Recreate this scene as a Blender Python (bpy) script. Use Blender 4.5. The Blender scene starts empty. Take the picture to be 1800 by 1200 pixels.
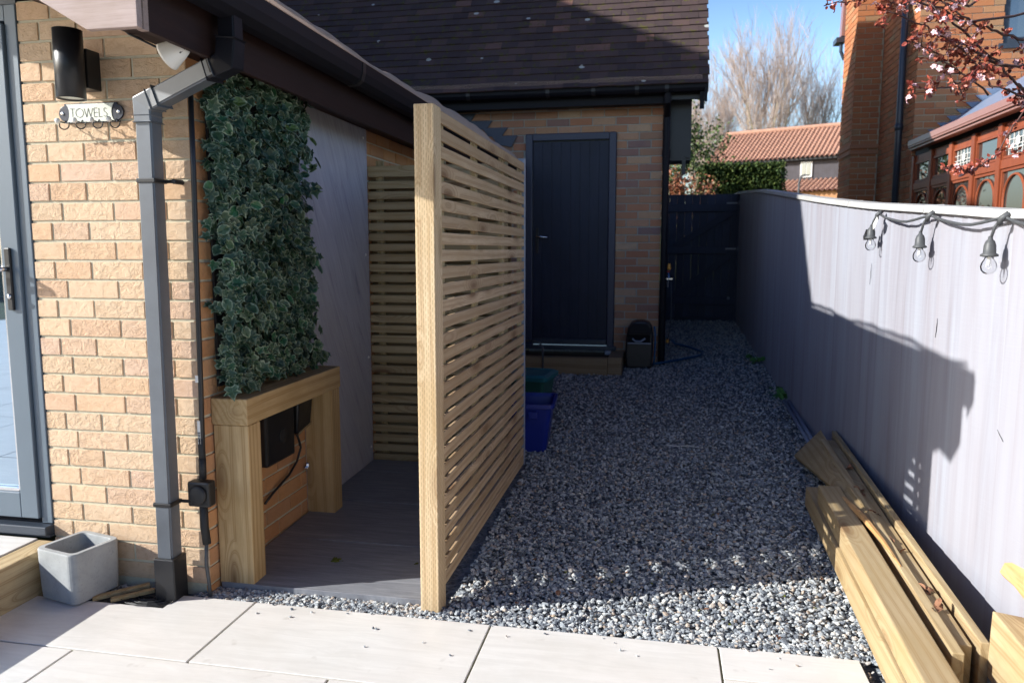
import bpy, math, random
import numpy as np
from mathutils import Vector, Matrix, Euler
random.seed(7); rng = np.random.default_rng(7)
R = math.radians
scene = bpy.context.scene
COL = scene.collection

# ------------------------------------------------------------------ camera
cam_d = bpy.data.cameras.new('camera'); cam = bpy.data.objects.new('camera', cam_d); COL.objects.link(cam)
YAW, PIT = .1928, .119
cam.location = (1.72, -2.588, 1.334)
cam.rotation_euler = (math.pi/2 - PIT, 0, YAW)
cam_d.sensor_width = 36; cam_d.lens = 1333.6/1800*36
cam_d.clip_start = .05; cam_d.clip_end = 600
cam_d.dof.use_dof = True; cam_d.dof.focus_distance = 3.1; cam_d.dof.aperture_fstop = 3.5
scene.camera = cam
# ------------------------------------------------------------------ sky + sun
SUN_DIR = Vector((-1, -.385, .522)).normalized()      # towards the sun
EL = math.asin(SUN_DIR.z)
w = bpy.data.worlds.new('World'); scene.world = w; w.use_nodes = True
nt = w.node_tree; nt.nodes.clear()
sky = nt.nodes.new('ShaderNodeTexSky'); sky.sky_type = 'NISHITA'; sky.sun_disc = False
sky.sun_elevation = EL; sky.sun_rotation = math.atan2(SUN_DIR.x, SUN_DIR.y)
sky.air_density = 1.25; sky.dust_density = 3.2; sky.ozone_density = 4.5
bg = nt.nodes.new('ShaderNodeBackground'); bg.inputs[1].default_value = .15
wo = nt.nodes.new('ShaderNodeOutputWorld')
# pale hazy band near the horizon, deeper blue overhead
tc = nt.nodes.new('ShaderNodeTexCoord'); sx_ = nt.nodes.new('ShaderNodeSeparateXYZ'); rp = nt.nodes.new('ShaderNodeValToRGB'); mu = nt.nodes.new('ShaderNodeMix')
mu.data_type = 'RGBA'; mu.blend_type = 'MULTIPLY'; mu.inputs[0].default_value = 1
rp.color_ramp.elements[0].position = .0; rp.color_ramp.elements[0].color = (1., .97, .92, 1)
rp.color_ramp.elements[1].position = .8; rp.color_ramp.elements[1].color = (.028, .055, .13, 1)
e_ = rp.color_ramp.elements.new(.22); e_.color = (.80, .83, .88, 1); e_ = rp.color_ramp.elements.new(.42); e_.color = (.115, .175, .32, 1)
nt.links.new(tc.outputs['Generated'], sx_.inputs[0]); nt.links.new(sx_.outputs[2], rp.inputs[0])
nt.links.new(sky.outputs[0], mu.inputs[6]); nt.links.new(rp.outputs[0], mu.inputs[7]); gn = nt.nodes.new('ShaderNodeVectorMath'); gn.operation = 'SCALE'; gn.inputs['Scale'].default_value = 1.75; nt.links.new(mu.outputs[2], gn.inputs[0]); nt.links.new(gn.outputs[0], bg.inputs[0]); nt.links.new(bg.outputs[0], wo.inputs[0])
sd = bpy.data.lights.new('sun', 'SUN'); sd.energy = 5.0; sd.angle = R(.5); sd.color = (1, .985, .93)
sun = bpy.data.objects.new('sun', sd); COL.objects.link(sun)
sun.rotation_euler = SUN_DIR.to_track_quat('Z', 'Y').to_euler(); sun.location = (-20, -8, 12)
scene.view_settings.view_transform = 'Standard'; scene.view_settings.look = 'None'
scene.view_settings.exposure = .78; scene.view_settings.gamma = 1
scene.render.engine = 'CYCLES'
scene.render.resolution_x = 1024; scene.render.resolution_y = 682

# ------------------------------------------------------------------ helpers
def tag(o, label=None, cat=None, group=None, kind=None):
    if label: o['label'] = label
    if cat: o['category'] = cat
    if group: o['group'] = group
    if kind: o['kind'] = kind
    return o
def thing(name, label, cat, loc=(0, 0, 0), group=None):
    o = bpy.data.objects.new(name, None); COL.objects.link(o); o.location = loc; o.empty_display_size = .1
    return tag(o, label, cat, group)
class MB:
    def __init__(s): s.v = []; s.f = []; s.r = []; s.m = []; s.sm = False
    def add(s, vs, fs, r=None, m=0):
        b = len(s.v); s.v += [tuple(p) for p in vs]
        if r is None: r = random.random()
        for f in fs: s.f.append(tuple(b+i for i in f)); s.r.append(r); s.m.append(m)
        return s
    def box(s, x0, x1, y0, y1, z0, z1, r=None, m=0):
        vs = [(x, y, z) for x in (x0, x1) for y in (y0, y1) for z in (z0, z1)]
        return s.add(vs, [(0, 1, 3, 2), (4, 6, 7, 5), (0, 4, 5, 1), (2, 3, 7, 6), (0, 2, 6, 4), (1, 5, 7, 3)], r, m)
    def hexa(s, b, t, r=None, m=0):     # four bottom (ccw from above), four top
        vs = list(b)+list(t)
        return s.add(vs, [(3, 2, 1, 0), (4, 5, 6, 7), (0, 1, 5, 4), (1, 2, 6, 5), (2, 3, 7, 6), (3, 0, 4, 7)], r, m)
    def obox(s, c, size, rot, r=None, m=0):
        M = Euler(rot).to_matrix(); c = Vector(c); a, b, d = [q/2 for q in size]
        vs = [c+M@Vector((x, y, z)) for x in (-a, a) for y in (-b, b) for z in (-d, d)]
        return s.add(vs, [(0, 1, 3, 2), (4, 6, 7, 5), (0, 4, 5, 1), (2, 3, 7, 6), (0, 2, 6, 4), (1, 5, 7, 3)], r, m)
    def beam(s, p, q, wdt, h, up=(0, 0, 1), r=None, m=0, cap=True):   # rectangular bar from p to q
        p, q = Vector(p), Vector(q); d = (q-p).normalized(); a = d.cross(Vector(up)).normalized(); b = a.cross(d)
        def ring(c): return [c+a*sx*wdt/2+b*sy*h/2 for sx, sy in ((-1, -1), (1, -1), (1, 1), (-1, 1))]
        vs = ring(p)+ring(q)
        return s.add(vs, [(0, 1, 2, 3), (7, 6, 5, 4), (0, 4, 5, 1), (1, 5, 6, 2), (2, 6, 7, 3), (3, 7, 4, 0)], r, m)
    def prism(s, poly, axis, a, b, r=None, m=0):     # poly in the other two axes (cyclic order)
        n = len(poly)
        def P(u, v, t):
            return (t, u, v) if axis == 'x' else ((u, t, v) if axis == 'y' else (u, v, t))
        vs = [P(u, v, a) for u, v in poly]+[P(u, v, b) for u, v in poly]
        return s.add(vs, [tuple(range(n))[::-1], tuple(range(n, 2*n))]+[(i, (i+1) % n, n+(i+1) % n, n+i) for i in range(n)], r, m)
    def tube(s, pts, rad, n=8, r=None, m=0, cap=True):
        pts = [Vector(p) for p in pts]; k = len(pts)
        rads = rad if isinstance(rad, (list, tuple)) else [rad]*k
        vs = []; prev = None
        for i, p in enumerate(pts):
            d = (pts[min(i+1, k-1)]-pts[max(i-1, 0)])
            d = d.normalized() if d.length > 1e-9 else Vector((0, 0, 1))
            if prev is None:
                a = d.cross(Vector((0, 0, 1)));
                if a.length < .1: a = d.cross(Vector((1, 0, 0)))
            else: a = prev-d*prev.dot(d)
            a.normalize(); prev = a; b = d.cross(a)
            for j in range(n):
                t = 2*math.pi*j/n; vs.append(p+(a*math.cos(t)+b*math.sin(t))*rads[i])
        fs = [(i*n+j, i*n+(j+1) % n, (i+1)*n+(j+1) % n, (i+1)*n+j) for i in range(k-1) for j in range(n)]
        if cap: fs += [tuple(range(n))[::-1], tuple((k-1)*n+j for j in range(n))]
        return s.add(vs, fs, r, m)
    def lathe(s, c, prof, n=20, r=None, m=0, M=None):
        vs = []
        for rr, z in prof:
            for j in range(n):
                t = 2*math.pi*j/n; p = Vector((rr*math.cos(t), rr*math.sin(t), z))
                if M is not None: p = M@p
                vs.append(Vector(c)+p)
        k = len(prof)
        fs = [(i*n+j, i*n+(j+1) % n, (i+1)*n+(j+1) % n, (i+1)*n+j) for i in range(k-1) for j in range(n)]
        fs += [tuple(range(n))[::-1], tuple((k-1)*n+j for j in range(n))]
        return s.add(vs, fs, r, m)
    def build(s, name, mat, parent=None, bevel=0, smooth=False, seg=2):
        base = Vector(parent.matrix_world.translation) if False else (ploc(parent) if parent else Vector((0, 0, 0)))
        me = bpy.data.meshes.new(name)
        me.from_pydata([tuple(Vector(p)-base) for p in s.v], [], s.f)
        mats = mat if isinstance(mat, (list, tuple)) else [mat]
        for q in mats: me.materials.append(q)
        at = me.attributes.new('rnd', 'FLOAT', 'FACE'); at.data.foreach_set('value', s.r)
        me.polygons.foreach_set('material_index', s.m)
        if smooth: me.polygons.foreach_set('use_smooth', [True]*len(s.f))
        me.update()
        o = bpy.data.objects.new(name, me); COL.objects.link(o)
        if parent: o.parent = parent
        if bevel:
            b = o.modifiers.new('bevel', 'BEVEL'); b.width = bevel; b.segments = seg; b.limit_method = 'ANGLE'; b.angle_limit = R(40)
            b.harden_normals = False
        return o
def ploc(o):
    p = Vector((0, 0, 0))
    while o: p += o.location; o = o.parent
    return p
def fastmesh(name, V, F, mats, attr=None, parent=None, smooth=False, midx=None, vattr=None):
    """V (n,3), F (m,k) arrays -> object; attr: float per face"""
    me = bpy.data.meshes.new(name); n, m, k = len(V), len(F), F.shape[1]
    if parent is not None: V = V-np.array(ploc(parent))
    me.vertices.add(n); me.vertices.foreach_set('co', V.astype(np.float32).ravel())
    me.loops.add(m*k); me.loops.foreach_set('vertex_index', F.astype(np.int32).ravel())
    me.polygons.add(m); me.polygons.foreach_set('loop_start', (np.arange(m)*k).astype(np.int32))
    me.polygons.foreach_set('loop_total', np.full(m, k, np.int32))
    for q in (mats if isinstance(mats, (list, tuple)) else [mats]): me.materials.append(q)
    if midx is not None: me.polygons.foreach_set('material_index', midx.astype(np.int32))
    if attr is not None:
        at = me.attributes.new('rnd', 'FLOAT', 'FACE'); at.data.foreach_set('value', attr.astype(np.float32))
    if vattr is not None:
        at = me.attributes.new('edge', 'FLOAT', 'POINT'); at.data.foreach_set('value', vattr.astype(np.float32))
    me.update(calc_edges=True)
    me.polygons.foreach_set('use_smooth', [smooth]*m)
    o = bpy.data.objects.new(name, me); COL.objects.link(o)
    if parent: o.parent = parent
    return o

# ------------------------------------------------------------------ materials
class NM:
    def __init__(s, name, rough=.6, spec=.4):
        s.m = bpy.data.materials.new(name); s.m.use_nodes = True; s.t = s.m.node_tree
        s.b = s.t.nodes['Principled BSDF']; s.b.inputs['Roughness'].default_value = rough
        s.b.inputs['Specular IOR Level'].default_value = spec
        s.co = s.t.nodes.new('ShaderNodeTexCoord').outputs['Object']
    def n(s, t, **kw):
        x = s.t.nodes.new(t)
        for k, v in kw.items(): setattr(x, k, v)
        return x
    def l(s, a, b): s.t.links.new(a, b)
    def rnd(s):
        a = s.n('ShaderNodeAttribute'); a.attribute_name = 'rnd'; return a.outputs['Fac']
    def map(s, scale=(1, 1, 1), src=None, off=None):
        m = s.n('ShaderNodeMapping'); m.inputs['Scale'].default_value = scale; s.l(src or s.co, m.inputs[0])
        if off is not None: s.l(off, m.inputs['Location'])
        return m.outputs[0]
    def offs(s, k=37.):
        c = s.n('ShaderNodeCombineXYZ')
        for i, q in enumerate((k, k*1.7, k*.6)):
            mm = s.n('ShaderNodeMath', operation='MULTIPLY'); s.l(s.rnd(), mm.inputs[0]); mm.inputs[1].default_value = q
            s.l(mm.outputs[0], c.inputs[i])
        return c.outputs[0]
    def noise(s, v, scale, det=4, rough=.55, dist=0):
        x = s.n('ShaderNodeTexNoise'); s.l(v, x.inputs[0]); x.inputs['Scale'].default_value = scale
        x.inputs['Detail'].default_value = det; x.inputs['Roughness'].default_value = rough; x.inputs['Distortion'].default_value = dist
        return x.outputs[0]
    def ramp(s, f, stops, mode='LINEAR'):
        x = s.n('ShaderNodeValToRGB'); x.color_ramp.interpolation = mode; e = x.color_ramp.elements
        while len(e) < len(stops): e.new(.5)
        for i, (p, c) in enumerate(stops):
            e[i].position = p; c = c if isinstance(c, (tuple, list)) else (c, c, c); e[i].color = (*c, 1)
        s.l(f, x.inputs[0]); return x.outputs[0]
    def mix(s, f, a, b, mode='MIX'):
        x = s.n('ShaderNodeMix', data_type='RGBA', blend_type=mode)
        for i, q in ((0, f), (6, a), (7, b)):
            if isinstance(q, (int, float)): x.inputs[i].default_value = q
            elif isinstance(q, (tuple, list)): x.inputs[i].default_value = (*q, 1)
            else: s.l(q, x.inputs[i])
        return x.outputs[2]
    def mth(s, op, a, b=0.):
        x = s.n('ShaderNodeMath', operation=op)
        for i, q in ((0, a), (1, b)):
            if isinstance(q, (int, float)): x.inputs[i].default_value = q
            else: s.l(q, x.inputs[i])
        return x.outputs[0]
    def bump(s, h, st=.3, d=.01, prev=None):
        x = s.n('ShaderNodeBump'); x.inputs['Strength'].default_value = st; x.inputs['Distance'].default_value = d
        s.l(h, x.inputs['Height'])
        if prev: s.l(prev, x.inputs['Normal'])
        s.l(x.outputs[0], s.b.inputs['Normal']); return x.outputs[0]
    def col(s, c):
        if isinstance(c, (tuple, list)): s.b.inputs['Base Color'].default_value = (*c, 1)
        else: s.l(c, s.b.inputs['Base Color'])
    def rough(s, f): s.l(f, s.b.inputs['Roughness'])

def m_plain(name, c, rough=.5, spec=.4, var=.25, sc=12, bump=.1, metal=0):
    q = NM(name, rough, spec); f = q.noise(q.map(), sc, 5, .6)
    q.col(q.mix(f, [x*(1-var) for x in c], [min(1, x*(1+var)) for x in c])); q.b.inputs['Metallic'].default_value = metal
    if bump: q.bump(q.noise(q.map(), sc*9, 3), bump, .003)
    return q.m
def m_wood(name, c0, c1, axis='z', rough=.75, knots=True, grain=1., ring=None, incise=False, kd=(.15, .075, .035)):
    q = NM(name, rough, .25); st = {'x': (1.6, 26, 26), 'y': (26, 1.6, 26), 'z': (26, 26, 1.6)}[axis]
    off = q.offs()
    f = q.noise(q.map(tuple(a*grain for a in st), off=off), 1., 6, .6, 1.2)
    fine = q.noise(q.map(tuple(a*6 for a in st), off=off), 1., 4, .6)
    f2 = q.noise(q.map((3.5, 3.5, 3.5), off=off), 1., 4, .6)
    base = q.mix(q.ramp(f, [(.3, 0.), (.7, 1.)]), c0, c1)
    base = q.mix(q.mth('MULTIPLY', q.rnd(), .6), base, [c0[0]*.62, c0[1]*.60, c0[2]*.58])
    if knots:
        kst = {'x': (2.0, 7.5, 7.5), 'y': (7.5, 2.0, 7.5), 'z': (7.5, 7.5, 2.0)}[axis]
        kk = q.n('ShaderNodeTexVoronoi'); kk.inputs['Scale'].default_value = 1.; q.l(q.map(kst, off=off), kk.inputs[0]); kd_ = kk.outputs['Distance']
        # growth rings bending round the knots
        mp = q.n('ShaderNodeMapping'); sq = {'x': (.10, 1, 1), 'y': (1, .10, 1), 'z': (1, 1, .10)}[axis]
        mp.inputs['Scale'].default_value = sq; q.l(q.co, mp.inputs[0]); q.l(off, mp.inputs['Location'])
        wv = q.n('ShaderNodeTexWave', wave_type='RINGS', rings_direction=axis.upper()); wv.inputs['Scale'].default_value = 17*grain
        wv.inputs['Distortion'].default_value = 5.; wv.inputs['Detail'].default_value = 2.; wv.inputs['Detail Scale'].default_value = .6
        warp = q.n('ShaderNodeVectorMath', operation='ADD'); q.l(mp.outputs[0], warp.inputs[0])
        cc = q.n('ShaderNodeCombineXYZ'); k2 = q.ramp(kd_, [(0., .07), (.35, 0.)])
        for i in range(3): q.l(k2, cc.inputs[i])
        q.l(cc.outputs[0], warp.inputs[1]); q.l(warp.outputs[0], wv.inputs[0])
        rg = q.ramp(wv.outputs['Fac'], [(.0, 0.), (.72, .15), (.93, .75), (1., .3)])
        base = q.mix(rg, base, [c0[0]*.62, c0[1]*.52, c0[2]*.42])
        kn = q.ramp(kd_, [(.08, 1.), (.14, .5), (.26, 0.)])
        base = q.mix(q.mth('MULTIPLY', kn, .85), base, kd)
    base = q.mix(q.ramp(f2, [(.42, 0.), (.75, .5)]), base, [c0[0]*.76, c0[1]*.70, c0[2]*.54])
    base = q.mix(q.ramp(fine, [(.35, .22), (.55, 0.)]), base, [c0[0]*.55, c0[1]*.5, c0[2]*.42])
    q.col(base)
    b = q.bump(f, .25, .004); b = q.bump(fine, .2, .0015, b)
    if incise:
        sx = q.n('ShaderNodeSeparateXYZ'); q.l(q.co, sx.inputs[0]); cx = q.n('ShaderNodeCombineXYZ')
        q.l(sx.outputs[2], cx.inputs[0]); q.l(q.mth('ADD', sx.outputs[0], sx.outputs[1]), cx.inputs[1])
        xx = q.mth('MULTIPLY', q.mth('ADD', sx.outputs[0], sx.outputs[1]), 1/.0085)
        par = q.mth('FRACT', q.mth('MULTIPLY', q.mth('FLOOR', xx), .37)); zz = q.mth('ADD', q.mth('MULTIPLY', sx.outputs[2], 1/.026), par)
        cut = q.mth('MULTIPLY', q.mth('LESS_THAN', q.mth('FRACT', xx), .22), q.mth('LESS_THAN', q.mth('FRACT', zz), .62))
        q.col(q.mix(q.mth('MULTIPLY', cut, .7), base, (.26, .19, .09)))
        q.bump(q.mth('SUBTRACT', 1., cut), .5, .003, b)
    return q.m
def m_brick(name, stops, crinkle=.6, rough=.85, sc=1., tint=.3):
    q = NM(name, rough, .2); off = q.offs(11.)
    base = q.ramp(q.rnd(), stops)
    f = q.noise(q.map((30*sc, 30*sc, 38*sc), off=off), 1., 7, .7, .6)
    f2 = q.noise(q.map((9, 9, 9), off=off), 1., 3)
    c = q.mix(q.ramp(f, [(.38, 1.), (.52, 0.)]), base, q.mix(.25, base, (.36, .18, .08)))
    c = q.mix(q.ramp(f2, [(.3, 0.), (.8, tint)]), c, (.55, .37, .23), 'MIX')
    q.col(c)
    # some bricks are smooth, some deeply dragged
    g = q.ramp(q.mth('FRACT', q.mth('MULTIPLY', q.rnd(), 17.3)), [(.25, .25), (.6, 1.)])
    h = q.mth('MULTIPLY', q.ramp(f, [(.35, 0.), (.6, 1.)]), g)
    b = q.bump(h, crinkle, .006); q.bump(q.noise(q.map(), 260*sc, 2), .25, .002, b)
    return q.m
M = {}
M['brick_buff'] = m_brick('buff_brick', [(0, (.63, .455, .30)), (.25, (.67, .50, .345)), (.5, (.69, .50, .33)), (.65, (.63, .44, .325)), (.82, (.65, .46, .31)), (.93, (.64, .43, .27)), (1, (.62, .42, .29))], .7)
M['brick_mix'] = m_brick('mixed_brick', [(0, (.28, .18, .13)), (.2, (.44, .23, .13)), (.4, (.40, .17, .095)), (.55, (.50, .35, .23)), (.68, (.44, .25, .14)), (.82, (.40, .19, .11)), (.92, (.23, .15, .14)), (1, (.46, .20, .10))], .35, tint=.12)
M['brick_side'] = m_brick('bounce_tinted_brick', [(0, (.50, .24, .10)), (.3, (.56, .28, .12)), (.6, (.44, .21, .10)), (.85, (.55, .30, .15)), (1, (.47, .20, .08))], .4)  # same brick made oranger: warm bounce light put into its colour
M['brick_red'] = m_brick('red_brick', [(0, (.42, .15, .065)), (.3, (.47, .18, .075)), (.6, (.38, .13, .06)), (.8, (.46, .21, .10)), (.9, (.34, .22, .12)), (1, (.40, .15, .07))], .15, tint=.05)
M['mortar'] = m_plain('mortar', (.54, .50, .38), .95, .1, .2, 40, .4)
M['mortar_grey'] = m_plain('grey_mortar', (.40, .41, .37), .95, .1, .2, 40, .3)
M['slat'] = m_wood('slat_wood', (.46, .33, .20), (.60, .45, .29), 'y')
M['slat_x'] = m_wood('slat_wood_across', (.42, .33, .19), (.52, .42, .26), 'x')
M['batten'] = m_wood('batten_wood', (.35, .28, .15), (.48, .38, .22), 'z')
M['post'] = m_wood('post_wood', (.62, .46, .28), (.72, .56, .36), 'z', incise=True)
M['sleeper_z'] = m_wood('sleeper_upright', (.46, .32, .16), (.60, .44, .24), 'z', grain=.8)
M['sleeper_y'] = m_wood('sleeper_along', (.43, .30, .15), (.56, .41, .22), 'y', grain=.8)
M['sleeper_top'] = m_wood('sleeper_weathered', (.42, .35, .22), (.56, .47, .30), 'y', grain=.6)
M['sleeper_x'] = m_wood('sleeper_across', (.30, .22, .13), (.40, .30, .18), 'x', grain=.6)
M['timber'] = m_wood('sawn_timber', (.45, .345, .20), (.57, .45, .275), 'y', grain=.7)
M['timber_dull'] = m_wood('damp_timber', (.40, .30, .16), (.52, .40, .23), 'y', grain=.5)
M['splinter'] = m_wood('splintered_wood', (.55, .30, .12), (.72, .48, .24), 'y', knots=False)
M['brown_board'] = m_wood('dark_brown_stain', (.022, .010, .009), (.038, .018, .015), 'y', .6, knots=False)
M['barge'] = m_wood('weathered_brown_stain', (.33, .245, .225), (.43, .335, .31), 'x', .6, knots=False)
M['upvc'] = m_plain('dark_upvc', (.008, .008, .012), .5, .18, .15, 6, .02)
M['pipe'] = m_plain('black_pipe_plastic', (.088, .10, .118), .42, .7, .5, 5, .06)
M['black'] = m_plain('black_plastic', (.012, .012, .014), .4, .5, .3, 20, .05)
M['black_matt'] = m_plain('black_rubber', (.016, .016, .018), .6, .4, .3, 20, .05)
M['white'] = m_plain('white_plastic', (.72, .70, .66), .4, .5, .06, 10, .02)
M['silver'] = m_plain('brushed_steel', (.6, .6, .62), .22, .5, .1, 20, .02, metal=1)
M['galv'] = m_plain('dull_galvanised_steel', (.22, .24, .28), .5, .5, .3, 20, .05)
M['door'] = m_wood('navy_composite', (.016, .022, .045), (.024, .031, .060), 'z', .42, knots=False, grain=1.4)
M['frame'] = m_plain('anthracite_frame', (.035, .045, .062), .35, .5, .15, 4, .02)
M['frame_l'] = m_plain('slate_frame', (.115, .15, .185), .38, .5, .1, 4, .02)
M['gate'] = m_wood('navy_gate_paint', (.040, .050, .088), (.052, .064, .108), 'z', .6, knots=False)
M['lead_dark'] = m_plain('dark_lead_sheet', (.055, .065, .09), .5, .4, .3, 15, .1)
M['lead'] = m_plain('lead_sheet', (.17, .23, .34), .45, .5, .3, 15, .1)
M['sage'] = m_plain('cream_enamel', (.64, .66, .58), .35, .5, .04, 9, .02)
M['cable'] = m_plain('string_light_cable', (.075, .078, .082), .5, .4, .3, 30, .05)
M['blue'] = m_plain('blue_crate_plastic', (.006, .018, .20), .38, .5, .12, 8, .03)
M['teal'] = m_plain('teal_lid_plastic', (.015, .12, .14), .4, .5, .2, 8, .03)
M['green_p'] = m_plain('dark_green_plastic', (.012, .07, .055), .4, .5, .2, 8, .03)
M['hose'] = m_plain('blue_hose', (.012, .075, .17), .35, .5, .2, 8, .03)
M['yellow'] = m_plain('yellow_fitting', (.7, .30, .03), .4, .5, .1, 8, .02)
M['conduit'] = m_plain('grey_conduit', (.25, .29, .36), .4, .5, .1, 8, .02)
M['mahog'] = m_wood('mahogany_frame', (.26, .065, .03), (.36, .10, .045), 'z', .35, knots=False)
M['gutter_br'] = m_plain('brown_gutter', (.30, .15, .125), .3, .5, .1, 8, .02)
M['pantile'] = m_plain('red_pantile', (.40, .225, .16), .8, .2, .35, 3, .2)
M['barn_wall'] = m_wood('black_weatherboard', (.07, .065, .075), (.12, .11, .12), 'z', .8, knots=False)
M['soil'] = m_plain('dark_soil', (.05, .035, .022), .95, .1, .5, 30, .6)
M['leaf_dry'] = m_plain('dry_leaf', (.24, .12, .07), .8, .2, .5, 30, .2)
M['moss'] = m_plain('moss', (.09, .10, .02), .95, .1, .4, 60, .6)

def m_concrete():
    q = NM('cast_concrete', .8, .25); f = q.noise(q.map(), 7, 6, .65); f2 = q.noise(q.map(), 90, 3)
    c = q.ramp(f, [(.3, (.27, .28, .28)), (.55, (.36, .37, .37)), (.75, (.43, .43, .41))])
    c = q.mix(q.ramp(f2, [(.3, .35), (.42, 0.)]), c, (.2, .2, .2)); q.col(c); q.bump(f2, .2, .003); return q.m
M['concrete'] = m_concrete()
def m_paving():
    q = NM('cream_porcelain', .42, .5); off = q.offs(9.)
    f = q.noise(q.map((3, 22, 3), off=off), 1., 7, .7, 1.); f2 = q.noise(q.map((2.2, 2.2, 2.2), off=off), 1., 4)
    c = q.ramp(f, [(.3, (.60, .575, .54)), (.55, (.69, .665, .63)), (.75, (.75, .73, .70))])
    c = q.mix(q.ramp(f2, [(.35, 0.), (.7, .3)]), c, (.68, .60, .53)); 
    mo = q.noise(q.map((5, 5, 5), off=off), 1., 5, .7); c = q.mix(q.ramp(mo, [(.45, 0.), (.7, .35)]), c, (.56, .53, .48)); sp = q.noise(q.map(off=off), 14, 2, .5); c = q.mix(q.ramp(sp, [(.7, 0.), (.78, .35)]), c, (.42, .38, .33))
    q.col(c); q.bump(f, .06, .002); return q.m
M['paving'] = m_paving()
def m_shower_floor():
    q = NM('slate_porcelain', .5, .45); off = q.offs(9.)
    f = q.noise(q.map((4, 40, 4), off=off), 1., 7, .75, 1.)
    q.col(q.ramp(f, [(.3, (.14, .145, .165)), (.5, (.20, .207, .23)), (.7, (.28, .287, .31))])); q.bump(f, .15, .002); return q.m
M['shower_floor'] = m_shower_floor()
def m_marble():
    q = NM('marbled_wall_panel', .22, .55)
    m0 = q.n('ShaderNodeMapping'); m0.inputs['Rotation'].default_value = (R(-28), 0, 0); q.l(q.co, m0.inputs[0]); mp = q.n('ShaderNodeMapping'); mp.inputs['Scale'].default_value = (3, 22, 2.2); q.l(m0.outputs[0], mp.inputs[0])
    f = q.noise(mp.outputs[0], 1., 7, .65, 1.5); f2 = q.noise(q.map((2, 2, 2)), 1., 3)
    c = q.ramp(f, [(.3, (.30, .30, .37)), (.42, (.43, .43, .50)), (.65, (.52, .52, .58))])
    c = q.mix(q.ramp(f2, [(.4, 0.), (.7, .4)]), c, (.44, .41, .40)); q.col(c); return q.m
M['marble'] = m_marble()
def m_stone():
    q = NM('slate_chippings', .75, .3)
    c = q.ramp(q.rnd(), [(0, (.09, .10, .12)), (.2, (.16, .18, .205)), (.42, (.30, .325, .345)), (.64, (.43, .45, .46)), (.84, (.58, .585, .56)), (.94, (.40, .30, .22)), (1, (.64, .62, .58))])
    f = q.noise(q.map(), 60, 4, .6); c = q.mix(q.ramp(f, [(.35, 0.), (.7, .35)]), c, (.14, .15, .17)); q.col(c)
    q.bump(q.noise(q.map(), 150, 3), .3, .003); return q.m
M['stone'] = m_stone()
def m_gravel_bed():
    q = NM('gravel_bed', .9, .15)
    v = q.n('ShaderNodeTexVoronoi'); v.inputs['Scale'].default_value = 60; q.l(q.co, v.inputs[0])
    q.col(q.ramp(v.outputs['Color'], [(0, (.06, .065, .07)), (1, (.20, .21, .22))])); q.bump(v.outputs['Distance'], .8, .01); return q.m
M['gravel_bed'] = m_gravel_bed()
def m_fence():
    q = NM('grey_fence_paint', .6, .3); off = q.offs(13.)
    f = q.noise(q.map((12, 12, .7), off=off), 1., 6, .6, .5); f2 = q.noise(q.map((4, 5.5, .3), off=off), 1., 4); f3 = q.noise(q.map((3, 3, 45), off=off), 1., 5, .6, .8)
    c = q.ramp(f, [(.25, (.21, .185, .205)), (.42, (.275, .27, .305)), (.55, (.315, .327, .375)), (.8, (.355, .37, .42))])
    c = q.mix(q.ramp(f2, [(.45, 0.), (.75, .5)]), c, (.29, .255, .27)); 
    c = q.mix(q.mth('MULTIPLY', q.rnd(), .6), c, (.30, .29, .32))
    q.col(c); b = q.bump(f3, .25, .004); q.bump(f, .15, .004, b); return q.m
M['fence'] = m_fence()
M['cap'] = m_wood('pale_capping_paint', (.46, .46, .46), (.56, .56, .55), 'y', .6, knots=False)
def m_tile():
    q = NM('plain_tile', .8, .25); off = q.offs(5.)
    c = q.ramp(q.rnd(), [(0, (.052, .034, .034)), (.4, (.066, .043, .042)), (.8, (.085, .053, .049)), (.95, (.11, .065, .055)), (1, (.24, .12, .09))])
    f = q.noise(q.map(), 5, 5, .6); c = q.mix(q.ramp(f, [(.3, 0.), (.7, .5)]), c, (.075, .055, .055))
    m = q.noise(q.map(), 16, 5, .7); c = q.mix(q.ramp(m, [(.565, 0.), (.63, .85)]), c, (.085, .078, .015))
    v = q.n('ShaderNodeTexVoronoi'); v.inputs['Scale'].default_value = 5.2; q.l(q.map((1, 1.3, 1.3)), v.inputs[0])
    sz = q.n('ShaderNodeSeparateColor'); q.l(v.outputs['Color'], sz.inputs[0])
    thr = q.mth('MULTIPLY', q.mth('POWER', sz.outputs[0], 3.), .20)
    c = q.mix(q.mth('MULTIPLY', q.mth('LESS_THAN', v.outputs['Distance'], thr), .8), c, (.55, .56, .52))
    q.col(c); q.bump(q.noise(q.map(), 60, 4), .4, .005); return q.m
M['tile'] = m_tile()
def m_leaf(name, stops, pale=None, rough=.45):
    q = NM(name, rough, .4); c = q.ramp(q.rnd(), stops)
    f = q.noise(q.map(), 90, 3); c = q.mix(q.ramp(f, [(.3, 0.), (.7, .4)]), c, [x*.5 for x in stops[0][1]])
    if pale:
        a = q.n('ShaderNodeAttribute'); a.attribute_name = 'edge'
        e = q.ramp(q.mth('MULTIPLY', a.outputs['Fac'], q.mth('ADD', .25, f)), [(.52, 0.), (.74, 1.)])
        c = q.mix(q.mth('MULTIPLY', e, q.ramp(q.rnd(), [(.1, .3), (.5, .8)])), c, pale)
    q.col(c); q.b.inputs['Subsurface Weight'].default_value = 0.
    return q.m
M['ivy'] = m_leaf('variegated_ivy_leaf', [(0, (.014, .042, .024)), (.35, (.028, .068, .036)), (.7, (.046, .095, .046)), (.86, (.026, .105, .05)), (.94, (.03, .15, .06)), (1, (.11, .15, .025))], (.25, .31, .22))
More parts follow.
